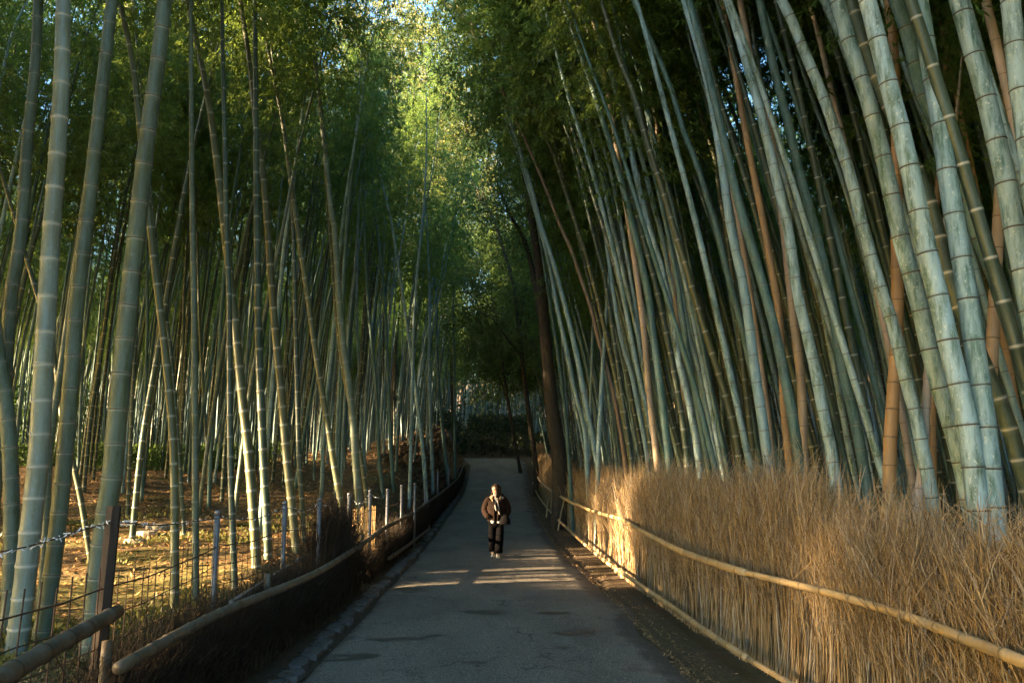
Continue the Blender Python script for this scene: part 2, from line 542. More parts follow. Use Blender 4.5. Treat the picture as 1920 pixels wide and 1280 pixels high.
# row of flat edging stones on the left side of the path
edging = empty('stone_edging', (0, 0, 0), kind='structure')
def paver_mesh(seed):
    r = random.Random(seed); m = MB()
    n = 7; pts = []
    for k in range(n):
        a = 2 * math.pi * k / n + r.uniform(-.2, .2)
        pts.append((math.copysign(abs(math.cos(a)) ** .6, math.cos(a)), math.copysign(abs(math.sin(a)) ** .6, math.sin(a))))
    rows = []
    for z, s in ((-.08, 1.0), (.012, 1.0), (.024, .90)):
        rows.append([Vector((x * .5 * s, y * .5 * s, z + r.uniform(-.002, .002))) for x, y in pts])
    m.ring_loft(rows)
    return m.mesh('paver', False)
pav = [paver_mesh(i) for i in range(6)]
y = 5.6
while y < 40:
    L_ = rng.uniform(.28, .5)
    if rng.random() < .9:
        o = obj('paver', pav[rng.randrange(6)], M_STONE, edging)
        yy = y + L_ / 2
        o.location = (xl(yy) - .20 + rng.uniform(-.04, .04), yy, path_z(yy) + .004 + rng.uniform(-.006, .006))
        o.scale = (rng.uniform(.17, .25), L_ * .95, .55)
        o.rotation_euler = (0, rng.uniform(-.03, .03), rng.uniform(-.08, .08))
    y += L_ + .015

# ------------------------------------------------------------------ bamboo
def catmull(P, n):
    P = [P[0] * 2 - P[1]] + list(P) + [P[-1] * 2 - P[-2]]
    out = []
    for i in range(1, len(P) - 2):
        p0, p1, p2, p3 = P[i - 1], P[i], P[i + 1], P[i + 2]
        for k in range(n):
            t = k / n
            out.append(.5 * ((2 * p1) + (p2 - p0) * t + (2 * p0 - 5 * p1 + 4 * p2 - p3) * t * t + (3 * p1 - p0 - 3 * p2 + p3) * t ** 3))
    out.append(P[-2].copy())
    return out

class Curve3:
    def __init__(s, pts):
        s.p = pts
        s.s = [0.]
        for a, b in zip(pts, pts[1:]): s.s.append(s.s[-1] + (b - a).length)
        s.L = s.s[-1]
        s.A = np.array([tuple(p) for p in pts]); s.S = np.array(s.s)
    def at(s, u):
        return Vector((np.interp(u, s.S, s.A[:, 0]), np.interp(u, s.S, s.A[:, 1]), np.interp(u, s.S, s.A[:, 2])))
    def tan(s, u):
        return (s.at(min(s.L, u + .15)) - s.at(max(0, u - .15))).normalized()

def culm_mesh(cv, r0, sides, seed, detail=2, lo=.24, hi=.40):
    """hollow-cane skin: swollen joints with a groove, long slightly waisted internodes"""
    r = random.Random(seed)
    L_ = cv.L
    rad = lambda u: r0 * (1 - .86 * min(1, max(0, u / L_)) ** 1.7)
    us = []; u = r.uniform(.02, .25); k = 0
    base = lo * (r0 / .06) ** .35
    while u < L_ - .1:
        us.append(u)
        g = base + (hi - base) * min(1, u / 4.5)
        if u > 9: g *= 1.25
        u += g * r.uniform(.93, 1.07); k += 1
    rows = []                                       # (u, radius factor, white, dark, rnd)
    rows.append((0, 1.03, 0, 0, .5))
    zz = 0
    for i, un in enumerate(us):
        b = r.random()
        rr = rad(un)
        h = max(.12, rr / .06) if rr < .06 else rr / .06
        h = min(1.4, max(.35, rr / .06))
        if detail >= 2:
            rows += [(un - .055 * h, .985, 0, 0, b), (un - .018 * h, 1.0, .12, 0, b), (un - .007 * h, 1.045, .9, .1, b), (un, .985, .35, 1, b),
                     (un + .007 * h, 1.05, .35, .25, b), (un + .022 * h, 1.0, 0, 0, b)]
        elif detail == 1:
            rows += [(un - .022 * h, .99, 0, 0, b), (un, 1.06, 1, .8, b), (un + .018 * h, 1.0, 0, 0, b)]
        else:
            rows += [(un - .02, 1.0, 0, 0, b), (un, 1.0, .8, .6, b), (un + .02, 1.0, 0, 0, b)]
    rows.append((L_, 1.0, 0, 0, .5))
    rows = [(max(0, q[0]),) + q[1:] for q in rows]; rows.sort(key=lambda a: a[0])
    V = []; C = []
    U = None
    for (u, f, w, d, b) in rows:
        p = cv.at(u); t = cv.tan(u)
        if U is None: U = t.orthogonal().normalized()
        U = (U - t * U.dot(t)).normalized(); W = t.cross(U)
        q = rad(u) * f
        for k in range(sides):
            a = 2 * math.pi * k / sides
            V.append(p + (U * math.cos(a) + W * math.sin(a)) * q)
            C.append((w, d, b, 1))
    q = []
    for i in range(len(rows) - 1):
        for k in range(sides):
            a = i * sides + k; c = i * sides + (k + 1) % sides
            q.append((a, c, c + sides, a + sides))
    me = mesh_np('culm', [tuple(v) for v in V], q, smooth_shade=True)
    at_ = me.color_attributes.new('node', 'FLOAT_COLOR', 'POINT')
    at_.data.foreach_set('color', np.array(C, dtype=np.float32).ravel())
    return me, us, rad

# --- foliage sprays (several crowns of lance leaves on arching branchlets, shared by many plants)
def crown_mesh(seed, H=5.0, nb=40, ntw=11, nlf=9, leaf=.17, wid=.036, sticks=True, spread=1.3):
    r = np.random.default_rng(seed)
    LV = []; SV = []; SF = []
    pos = []; dirs = []
    for i in range(nb):
        t = (i + r.uniform(0, 1)) / nb
        z = t * H
        az = i * 2.4 + r.uniform(-.5, .5)
        ln = (.55 + 1.05 * (1 - abs(t - .35) / .65)) * r.uniform(.75, 1.2) * spread
        out = np.array([math.cos(az), math.sin(az), 0.])
        rise = r.uniform(.25, .75); drop = r.uniform(.45, .95)
        us = np.linspace(0, 1, 5)
        P = np.array([out * ln * u + np.array([0, 0, z + ln * (rise * u - drop * u * u)]) for u in us])
        if sticks:
            b = len(SV)
            for k, p in enumerate(P):
                w = .009 * (1 - .75 * us[k])
                for a in range(3):
                    SV.append(p + w * np.array([math.cos(a * 2.094), math.sin(a * 2.094), 0]))
            for k in range(4):
                for a in range(3):
                    A = b + k * 3 + a; B = b + k * 3 + (a + 1) % 3
                    SF.append((A, B, B + 3, A + 3))
        for j in range(ntw):
            u = .22 + .78 * (j + r.uniform(0, 1)) / ntw
            p = out * ln * u + np.array([0, 0, z + ln * (rise * u - drop * u * u)])
            td = out * .6 + r.normal(0, .55, 3) + np.array([0, 0, -.15])
            td /= np.linalg.norm(td)
            tl = r.uniform(.18, .42)
            for k in range(nlf):
                q = p + td * tl * (.3 + .7 * k / nlf) + r.normal(0, .025, 3)
                ld = td * .7 + r.normal(0, .5, 3) + np.array([0, 0, -.55])
                pos.append(q); dirs.append(ld / np.linalg.norm(ld))
    pos = np.array(pos); dirs = np.array(dirs); n = len(pos)
    nrm = r.normal(0, .55, (n, 3)) + np.array([0, 0, 1.])
    side = np.cross(dirs, nrm); side /= np.linalg.norm(side, axis=1)[:, None] + 1e-9
    l = (leaf * r.uniform(.7, 1.25, n))[:, None]; w = (wid * r.uniform(.8, 1.2, n))[:, None]
    up = np.cross(side, dirs)
    A = pos; B = pos + dirs * l * .42 + side * w * .5 - up * w * .12; C_ = pos + dirs * l; D = pos + dirs * l * .42 - side * w * .5 - up * w * .12
    V = np.stack([A, B, C_, D], 1).reshape(-1, 3)
    q = np.arange(n * 4).reshape(-1, 4)
    me = mesh_np('foliage', V, q)
    me.materials.append(M_LEAF)
    sm = None
    if sticks:
        sm = mesh_np('branch', SV, SF)
        sm.materials.append(M_BRANCH)
    return me, sm

CROWNS = [crown_mesh(100 + i) for i in range(7)]
THIN = [crown_mesh(200 + i, nb=18, ntw=6, nlf=8) for i in range(3)]

SUNP = Vector((1.8, 14.3, 0.9))               # the sunlit patch on the right-hand brush fence
LIT = ((SUNP, 2.4), (Vector((2.3, 6.6, .5)), 1.1), (Vector((-.35, 17.3, 1.2)), 2.2), (Vector((3.0, 10.5, 3.4)), .3), (Vector((2.8, 14, 5.5)), .5), (Vector((1.75, 25, 4.8)), 1.2), (Vector((2.4, 17, 1.2)), 1.2), (Vector((4.2, 9, 5.5)), .4), (Vector((-4.6, 9.5, .2)), 1.7), (Vector((-9.5, 20, 1.1)), 1.6), (Vector((-12, 24, 1.5)), 1.6), (Vector((-8, 10, .2)), 1.6), (Vector((.2, 16.2, 0)), 1.5), (Vector((-9, 32, 2.2)), 1.6))
def off_beam(p):
    """distance of a point from the gaps in the leaves through which the sun gets down"""
    best = 99
    for c, w in LIT:
        d = p - c
        t = d.dot(-light_dir)
        if t > 0: best = min(best, (d + light_dir * t).length - w + 1.9)
    return best

def bright_gap(p):
    q = to_px(p)
    return q is not None and 565 < q[0] < 880 and -200 < q[1] < 420 and p.y < 76
def add_crown(root, base, p, t, scale, r, thin=False):
    if bright_gap(p + t * 1.5) and r.random() < .97: return
    me, sm = (THIN if thin else CROWNS)[r.randrange(3 if thin else 7)]
    q = Vector((0, 0, 1)).rotation_difference(t) @ Quaternion((0, 0, 1), r.uniform(0, 6.28))
    o = obj('foliage', me, M_LEAF, root, p - base)
    o.rotation_mode = 'QUATERNION'; o.rotation_quaternion = q
    s = scale * r.uniform(.92, 1.1)
    o.scale = (s, s, s)
    b = obj('branch', sm, M_BRANCH, root, p - base)
    b.rotation_mode = 'QUATERNION'; b.rotation_quaternion = q; b.scale = (s, s, s)

def ring_mesh():
    m = MB(); n = 20; rings = []
    prof = [(.985, -.30), (1.06, -.22), (1.10, -.08), (1.06, .04), (1.00, .10), (1.05, .17), (1.06, .26), (.985, .36)]
    for f, z in prof:
        rings.append([Vector((f * math.cos(2 * math.pi * k / n), f * math.sin(2 * math.pi * k / n), z * .34)) for k in range(n)])
    m.ring_loft(rings, cap=False)
    return m.mesh('node_ring')
RING = ring_mesh()
M_RING_D = plain('dark_joint', (.06, .05, .035), .6, .5, 30.)
M_RING_W = plain('chalky_joint', (.48, .48, .42), .7, .35, 30.)
M_RING_G = plain('dull_joint', (.17, .16, .115), .7, .5, 30.)
M_RING_T = plain('brown_joint', (.15, .085, .045), .6, .4, 30.)

TINTS = {   # base colour + bloom amount
    'pale':   ((.056, .120, .098, .80), M_PALE),
    'mottle': ((.072, .122, .082, 1.0), M_PALE),
    'blue':   ((.13, .225, .240, .6), M_PALE),
    'teal':   ((.034, .088, .072, .22), M_PALE),
    'dark':   ((.034, .052, .028, .08), M_OLIVE),
    'olive':  ((.070, .076, .030, .05), M_OLIVE),
    'green':  ((.066, .084, .042, .14), M_GREEN),
    'grey':   ((.17, .195, .145, .25), M_OLIVE),
    'tan':    ((.31, .22, .145, .12), M_TAN),
    'orange': ((.30, .18, .08, .06), M_TAN),
    'pink':   ((.42, .32, .27, .25), M_TAN),
    'brown':  ((.17, .11, .07, .08), M_TAN),
}
N_PLANT = [0]
def traced(tint, w, D, label, pts, side, H=14., Y=None, group=None):
    """one bamboo followed through the photo; w = width in px near the bottom, D = real diameter"""
    r = random.Random(1000 + N_PLANT[0]); N_PLANT[0] += 1
    Yb = Y if Y else D * FPX / w
    dY = r.uniform(.0, .06) if side == 'R' else r.uniform(-.02, .05)
    pts = sorted(pts, key=lambda a: -a[1])                      # bottom first
    P = []
    y0 = pts[0][1]
    for (a, b) in pts:
        h = max(0, (y0 - b)) / FPX * Yb
        P.append(at(a, b, Yb + dY * h))
    # down to the ground
    d = (P[1] - P[0]).normalized()
    if d.z < .5: d = Vector((d.x, d.y, .9)).normalized()
    g = ground_z(P[0].x, P[0].y) - .06
    if P[0].z > g + .12:
        dd = (d + Vector((0, 0, .6))).normalized() if P[0].z - g > 1.2 else d
        t = (P[0].z - g) / dd.z
        P.insert(0, P[0] - dd * t)
    base = P[0].copy()
    # on upward, arching a little more
    n = len(P)
    d = (P[-1] - P[-2]).normalized()
    d0 = (P[1] - P[0]).normalized()
    bend = (d - d0) * .06
    if bend.length > .03: bend = bend.normalized() * .03
    if side == 'R': bend += Vector((-.014, 0, 0))
    while P[-1].z - base.z < H and len(P) < n + 16:
        d = (d + bend).normalized()
        if d.z < .35: d.z = .35; d.normalize()
        P.append(P[-1] + d * 1.2)
    cv = Curve3([p - base for p in catmull(P, 8)])
    sides = 18 if w >= 24 else (14 if w > 14 else 10)
    me, us, rad = culm_mesh(cv, D / 2, sides, r.random(), detail=2 if w >= 9 else 1)
    root = empty('bamboo', base, label, 'bamboo', group)
    col, mat = TINTS[tint]
    c = obj('culm', me, mat, root)
    k = r.uniform(.88, 1.12)
    c.color = (col[0] * k, col[1] * k, col[2] * k, col[3])
    if w >= 24:
        rm = M_RING_T if mat is M_TAN else (M_RING_W if tint in ('grey', 'dark') else (M_RING_G if mat is M_GREEN else M_RING_D))
        for u in us:
            p = cv.at(u)
            q = to_px(p + base)
            if q is None or q[1] < -60 or not (-80 < q[0] < 2000): continue
            o = obj('node_ring', RING, rm, root, p)
            o.rotation_mode = 'QUATERNION'
            o.rotation_quaternion = Vector((0, 0, 1)).rotation_difference(cv.tan(u))
            s = rad(u); o.scale = (s, s, s * r.uniform(.38, .75) * (.7 if mat is M_GREEN else 1))
    for f, sc in (((.56, .2), (.66, .24), (.77, .24), (.88, .2)) if side == 'R' and w <= 11 else ((.76, .18), (.86, .18), (.94, .14)) if side == 'R' else ((.62, .22), (.75, .24), (.86, .2))):
        u = cv.L * f
        p = cv.at(u) + base
        if (p + Vector((0, 0, 1.5))).z < 5.0: continue
        if off_beam(p + cv.tan(u) * 2) < 1.9: continue
        add_crown(root, base, p, cv.tan(u), cv.L * sc / 5, r)
    return root

T = []
# ---- left grove, near stalks (tint, px width, diameter, label, pixel line top->bottom)
LEFT = [
 ('green', 27, .17, 'thick green stalk leaning right, cut off by the left border of the photo', [(72,0),(65,134),(51,268),(40,430),(20,564),(7,732),(-10,900),(-25,1130)], 13.5),
 ('green', 28, .17, 'short-looking shaded stalk standing at the far left beside the leaning pale one', [(-30,300),(-12,600),(14,780),(22,1000),(12,1245)], 13),
 ('grey', 37, .20, 'palest thick stalk with chalky white joints, third thick one at the left', [(119,0),(116,134),(111,235),(104,336),(97,430),(89,564),(81,699),(72,860),(56,1005),(44,1114),(27,1245)], 14),
 ('green', 30, .17, 'thick green stalk right next to the palest chalky one', [(210,0),(195,134),(181,252),(168,370),(161,430),(144,564),(134,699),(121,860),(106,1005),(91,1114),(73,1215)], 14),
 ('green', 37, .20, 'thickest green stalk leaning right in front of the dark wooden post', [(309,0),(296,118),(279,235),(265,353),(257,430),(242,564),(232,665),(218,800),(212,880),(200,958),(184,1068),(175,1161),(165,1250)], 14),
 ('green', 14, .10, 'slim green stalk tucked between the two thick pale stalks at left', [(150,430),(120,650),(98,800),(91,880),(84,1036),(69,1192)], 12),
 ('olive', 11, .09, 'slim stalk tilting left, foot behind the thick leaning stalk by the wooden post', [(60,520),(101,665),(114,766),(140,880),(153,942),(164,1011)], 10),
 ('olive', 16, .11, 'olive stalk tilting left just right of the thickest leaning stalk', [(228,17),(249,118),(262,235),(282,430),(296,548),(312,682),(326,860),(328,1147)], 13),
 ('dark', 8, .08, 'thin dark stalk running parallel behind the tilted olive one', [(285,380),(296,497),(319,648),(336,860),(342,952)], 12),
 ('green', 13, .09, 'straight slender stalk standing bolt upright left of the double lean', [(358,0),(359,235),(361,430),(364,598),(366,860),(367,1128)], 12.5),
 ('olive', 18, .15, 'sturdy olive stalk tilting left and lit pale at its white joints', [(350,0),(363,50),(390,185),(406,302),(421,430),(440,598),(453,732),(467,860),(477,987),(482,1075)], 14),
 ('dark', 12, .09, 'dark upright stalk rising just right of the short grey post', [(416,0),(420,200),(425,430),(430,581),(432,860),(441,1114)], 13),
 ('olive', 16, .15, 'olive stalk tilting left whose foot stands by the second grey post', [(452,10),(467,111),(480,235),(494,336),(502,430),(514,598),(527,732),(538,860),(546,931),(557,1042)], 14),
 ('dark', 16, .14, 'dark olive upright stalk between the two sturdy tilting ones', [(478,0),(480,235),(482,430),(485,632),(494,860),(501,987),(503,1058)], 14),
 ('dark', 10, .10, 'dark slender stalk with closely set white joints, foot on the leafy slope', [(505,60),(524,200),(544,336),(550,430),(554,598),(561,860),(565,930)], 13.5),
 ('olive', 12, .12, 'dark stalk crossing left to right, foot near the tall brush clump', [(520,180),(530,230),(558,430),(578,564),(595,682),(615,800),(628,880),(637,930)], 14),
 ('green', 15, .15, 'yellow-green stalk with a long sweep, foot behind the slatted panel', [(581,44),(595,151),(608,269),(622,403),(628,440),(640,615),(660,766),(667,860),(677,985)], 14),
 ('olive', 9, .11, 'short yellow-green stalk crossing behind the long sweeping one', [(622,480),(632,600),(645,700),(677,860),(689,945)], 13),
 ('teal', 7, .11, 'bluish upright stalk rising just right of the sweeping yellow-green pair', [(680,240),(684,430),(690,564),(704,716),(711,860),(715,900)], 14),
 ('teal', 7, .12, 'bluish stalk bowed gently left in the middle of the left grove', [(698,330),(707,430),(721,564),(727,699),(734,860),(736,900)], 14),
 ('pale', 8, .13, 'long pale stalk tilting left over the leafy slope near the slatted panel', [(725,380),(736,430),(754,548),(771,665),(784,766),(795,870)], 14),
 ('blue', 7, .11, 'pale stalk leaning right, crossing the others near the grey posts', [(798,118),(800,235),(798,336),(790,430),(778,564),(773,716),(769,890)], 14),
 ('blue', 7, .15, 'light blue upright stalk just right of the crossing pale one', [(795,330),(801,430),(805,564),(805,716),(811,890)], 14),
 ('pale', 5, .13, 'slim stalk leaning right above the far grey posts', [(838,380),(823,430),(808,575),(803,720),(800,870)], 13),
 ('teal', 7, .175, 'bluish stalk tilting left, last sturdy one before the path bends', [(800,440),(816,531),(821,699),(828,790),(838,880)], 14),
 ('teal', 6, .165, 'thin upright stalk behind the crossing pale stalks', [(846,430),(850,560),(852,700),(853,840)], 13),
 ('dark', 8, .09, 'thin olive stalk rising left of the upright slender one', [(262,420),(256,600),(246,800),(238,1000)], 12),
 ('teal', 7, .09, 'thin bluish stalk far back, foot on the lit leaf litter', [(275,430),(276,600),(272,760),(267,905)], 12.5),
 ('green', 6, .09, 'thin pale stalk slanting left with its foot on the lit litter', [(370,430),(374,600),(383,760),(394,930)], 12.5),
 ('olive', 7, .1, 'slender stalk leaning right behind the upright slender one', [(352,600),(346,700),(338,860),(342,945)], 12),
]
for (ti, w, D, lab, pts, H) in LEFT:
    T.append(traced(ti, w, D, lab, pts, 'L', H))

# ---- right grove, traced stalks
RIGHT = [
 ('pale', 39, .165, 'pale mottled thick stalk, second thick one from the right with a white streak', [(1724,0),(1737,84),(1750,161),(1767,252),(1777,336),(1793,430),(1808,517),(1821,608),(1834,699),(1848,800),(1855,870)], 14),
 ('mottle', 39, .165, 'lichen-spotted thick stalk next to the white-streaked one', [(1626,0),(1646,77),(1666,158),(1690,249),(1710,336),(1729,430),(1747,507),(1767,591),(1787,682),(1808,766),(1824,870)], 14),
 ('pale', 34, .165, 'smooth pale thick stalk, leftmost of the three thick leaning ones', [(1569,0),(1592,77),(1619,161),(1643,245),(1663,326),(1685,430),(1707,511),(1730,598),(1750,682),(1774,766),(1804,870)], 14),
 ('pale', 40, .165, 'pale thick stalk leaving the photo at the right border', [(1797,0),(1821,87),(1845,168),(1865,252),(1885,336),(1902,430),(1922,530),(1945,650),(1970,800)], 14),
 ('mottle', 42, .165, 'green-white thick stalk filling the top right corner', [(1892,-20),(1908,134),(1925,260),(1945,420),(1970,620)], 13),
 ('pink', 22, .12, 'pinkish grey slim stalk between the two thick ones at the right border', [(1848,0),(1868,84),(1892,185),(1918,302),(1945,420),(1985,640)], 13),
 ('dark', 30, .17, 'dark mossy stalk leaning left behind the white-streaked thick one', [(1596,0),(1623,91),(1643,145),(1700,280),(1734,353),(1757,430),(1777,514),(1794,564),(1851,699),(1902,833)], 14),
 ('teal', 33, .18, 'deep green thick stalk slanting strongly to the right edge', [(1680,0),(1703,67),(1727,161),(1745,208),(1784,269),(1811,353),(1831,430),(1865,514),(1891,598),(1922,699)], 14),
 ('teal', 18, .14, 'slim green stalk beside the pale one at the right border', [(1774,0),(1797,77),(1818,168),(1844,269),(1865,353),(1881,430),(1900,520),(1925,640)], 13),
 ('orange', 25, .16, 'orange-brown upright dead stalk behind the thick pale ones', [(1666,0),(1676,100),(1681,250),(1681,430),(1683,564),(1680,665),(1673,766),(1668,880)], 13),
 ('orange', 15, .11, 'bright orange thin dead stalk high between the thick pale ones', [(1779,-20),(1776,34),(1770,161),(1767,212),(1755,400),(1748,560)], 11),
 ('pink', 19, .115, 'short pinkish stalk leaning right in front of the orange dead one', [(1752,600),(1740,699),(1731,860),(1722,960)], 7),
 ('tan', 26, .16, 'tan dead stalk near the right border behind the deep green one', [(1884,150),(1871,430),(1865,564),(1858,699),(1852,820)], 11),
 ('orange', 18, .13, 'orange dead stalk low at the right border', [(1868,560),(1885,660),(1905,770),(1930,900)], 9),
 ('mottle', 25, .15, 'mottled stalk with a pale left edge, left of the thick pale ones', [(1465,0),(1488,47),(1515,114),(1545,185),(1569,255),(1596,336),(1619,430),(1646,524),(1676,618),(1700,716),(1727,826)], 14),
 ('pink', 14, .11, 'pinkish slim stalk leaning left beside the pale-edged mottled one', [(1515,0),(1539,84),(1562,185),(1586,279),(1612,380),(1640,520),(1672,680),(1700,830)], 13),
 ('pale', 22, .15, 'green stalk curving behind the thick pale ones near the top', [(1545,0),(1572,60),(1599,128),(1633,220),(1665,310),(1700,420),(1745,560),(1790,700)], 13),
 ('teal', 21, .145, 'blue-green stalk with dark joints right of the tan upright one', [(1424,0),(1451,128),(1478,232),(1502,336),(1528,430),(1559,564),(1582,699),(1612,833)], 14),
 ('mottle', 22, .15, 'lichen-patched stalk leaning left beside the tan upright one', [(1364,0),(1398,111),(1428,218),(1458,346),(1478,430),(1495,548),(1522,665),(1549,800),(1562,870)], 14),
 ('tan', 18, .13, 'tan upright dead stalk in the middle of the right grove', [(1387,0),(1414,141),(1438,228),(1455,319),(1470,430),(1488,598),(1502,716),(1508,870)], 13),
 ('blue', 20, .145, 'silvery blue stalk, tallest pale one in the middle of the right grove', [(1283,0),(1326,150),(1350,280),(1371,430),(1396,547),(1414,682),(1441,870)], 14),
 ('tan', 12, .1, 'tan slim stalk crossing behind the silvery blue one', [(1295,0),(1324,134),(1350,235),(1370,340),(1387,430),(1414,598),(1438,766),(1448,870)], 13),
 ('teal', 20, .14, 'green stalk leaning left between silvery blue and lichen-patched ones', [(1352,240),(1372,330),(1396,420),(1423,510),(1448,600),(1470,700),(1492,820)], 14),
 ('orange', 16, .12, 'amber stalk with an S-bend right of the silvery blue one', [(1372,100),(1400,260),(1428,400),(1446,500),(1462,600),(1470,760),(1480,870)], 12),
 ('olive', 14, .12, 'olive stalk with white joints and a sunlit stretch high up', [(1127,0),(1157,100),(1191,185),(1211,259),(1238,343),(1258,410),(1289,510),(1317,605),(1347,699),(1371,783),(1387,870)], 13.5),
 ('teal', 14, .12, 'straight green stalk passing over the white-jointed olive one', [(1187,0),(1225,86),(1259,169),(1281,244),(1307,310),(1330,386),(1344,430),(1364,514),(1384,588),(1401,658),(1425,780)], 13.5),
 ('olive', 11, .11, 'olive stalk patched with sunlight left of the silvery blue one', [(1255,0),(1281,101),(1304,169),(1317,228),(1340,296),(1350,370),(1368,480)], 12.5),
 ('mottle', 14, .13, 'pale blue-green stalk next to the tan-pink stalk, left half of right grove', [(1100,0),(1124,67),(1151,158),(1174,242),(1194,336),(1216,425),(1240,502),(1259,589),(1274,682),(1292,757),(1311,870)], 14),
 ('tan', 13, .125, 'broad tan-pink dead stalk, the most striking one in the left half of the grove', [(1112,37),(1142,190),(1157,286),(1171,370),(1180,425),(1195,525),(1208,630),(1217,739),(1232,870)], 13),
 ('tan', 10, .1, 'thin tan stalk winding between blue-green ones', [(1191,17),(1208,118),(1228,218),(1241,319),(1251,425),(1262,514),(1270,607),(1277,660),(1282,760),(1287,870)], 12.5),
 ('teal', 15, .14, 'deep teal stalk standing just right of the broad tan-pink one', [(1150,290),(1170,360),(1187,427),(1214,544),(1225,630),(1240,739),(1255,870)], 14),
 ('dark', 13, .125, 'dark olive stalk with bright white joints right of the deep teal one', [(1079,0),(1112,86),(1142,187),(1165,281),(1184,367),(1201,430),(1221,502),(1240,581),(1255,652),(1270,731),(1285,830)], 14),
 ('blue', 12, .12, 'pale stalk of a close pair right of the thin tan one', [(1150,150),(1172,206),(1199,281),(1225,386),(1240,440),(1259,532),(1277,600),(1292,682),(1311,776),(1330,870)], 13.5),
 ('blue', 12, .12, 'second pale stalk of the close pair right of the thin tan one', [(1250,400),(1264,480),(1277,544),(1292,630),(1311,697),(1327,775),(1345,870)], 13.5),
 ('dark', 11, .12, 'dark green stalk with bright white joints left of the broad tan-pink one', [(979,0),(1020,94),(1060,202),(1088,290),(1112,367),(1131,425),(1150,487),(1169,562),(1184,634),(1199,701),(1210,776),(1225,870)], 14),
 ('mottle', 10, .11, 'speckled pale green stalk running close beside the white-jointed dark one', [(1045,26),(1075,142),(1105,244),(1127,330),(1148,425),(1161,476),(1176,544),(1191,607),(1207,690),(1222,800)], 13.5),
 ('blue', 10, .11, 'pale stalk whose foot is lit white by the sun', [(1010,20),(1022,56),(1067,172),(1094,262),(1116,337),(1131,412),(1150,551),(1165,637),(1184,701),(1195,757),(1210,832),(1217,890)], 14),
 ('mottle', 9, .1, 'slim speckled stalk high in the grove left of the tan-pink one', [(1064,75),(1101,169),(1127,262),(1146,330),(1165,424),(1182,520),(1200,640)], 13),
 ('olive', 10, .12, 'dark olive stalk with white joints, second sturdy one from the tree', [(842,10),(926,84),(976,155),(1010,228),(1038,290),(1062,365),(1082,427),(1101,487),(1120,559),(1135,622),(1154,705),(1172,795),(1184,875)], 14),
 ('brown', 9, .11, 'greyish brown stalk leaning left between white-jointed ones', [(1030,370),(1049,420),(1071,469),(1090,525),(1109,581),(1124,645),(1144,712),(1161,795),(1172,870)], 13),
 ('blue', 9, .11, 'pale stalk tilting right across the leaning ones', [(1146,480),(1140,547),(1133,645),(1127,739),(1122,850)], 12),
 ('blue', 6, .09, 'thin pale stalk tilting right behind the crossing pale one', [(1124,420),(1120,476),(1112,607),(1107,757),(1104,860)], 12),
 ('blue', 11, .14, 'pale blue stalk bowing far left over the path, right of the tree', [(825,0),(875,60),(926,158),(952,218),(976,286),(999,363),(1013,420),(1037,491),(1060,577),(1081,664),(1097,750),(1120,870)], 15),
 ('blue', 9, .12, 'pale blue stalk paired with the far-bowing one next to the tree', [(990,350),(1010,420),(1028,487),(1045,577),(1064,664),(1079,739),(1096,806),(1101,880)], 14),
 ('dark', 9, .1, 'thin dark stalk high in the grove above the tree top', [(1007,101),(1049,210),(1075,285),(1097,375),(1120,469),(1140,560)], 13),
 ('teal', 8, .12, 'green stalk just right of the tree trunk', [(1010,430),(1030,560),(1048,680),(1060,780),(1068,880)], 14),
]
for (ti, w, D, lab, pts, H) in RIGHT:
    T.append(traced(ti, w, D, lab, pts, 'R', H + (2.5 if H > 11.5 else 0)))

# ---- the rest of both groves: copies of a few stalk shapes
VAR = []
for i in range(7):
    r = random.Random(500 + i)
    H = r.uniform(12.5, 15.5)
    P = []
    for k in range(9):
        z = H * k / 8
        P.append(Vector((.55 * (z / H) ** 2.2 * r.uniform(.8, 1.2) * 2.2 + r.uniform(-.03, .03), r.uniform(-.04, .04), z)))
    cv = Curve3(catmull(P, 5))
    me, us, rad = culm_mesh(cv, .052, 8, r.random(), detail=1)
    VAR.append((cv, me))

FILLED = []
def fill(x, y, tint, bend_dir, tilt, rad_scale, label, group, crown=True, clear=1.9, crowns=((.60, .24), (.72, .25), (.84, .21))):
    i = rng.randrange(7)
    cv, me = VAR[i]
    z = ground_z(x, y) - .05
    root = empty('bamboo', (x, y, z), label, 'bamboo', group)
    q = Quaternion(Vector((-math.sin(bend_dir), math.cos(bend_dir), 0)), tilt) @ Quaternion((0, 0, 1), bend_dir)
    root.rotation_mode = 'QUATERNION'; root.rotation_quaternion = q
    s = rng.uniform(.9, 1.12)
    col, mat = TINTS[tint]
    c = obj('culm', me, mat, root)
    c.scale = (s, s * 1.0, s)
    k = rng.uniform(.8, 1.15)
    c.color = (col[0] * k, col[1] * k, col[2] * k, col[3])
    if crown:
        for f, sc in crowns:
            u = cv.L * f
            p = cv.at(u) * s
            wp = Vector((x, y, z)) + q @ (p + cv.tan(u) * 2.)
            if off_beam(wp) < clear: continue
            add_crown(root, Vector((0, 0, 0)), p, cv.tan(u), cv.L * sc / 5, rng)
    FILLED.append((root, tint, group))
    return root

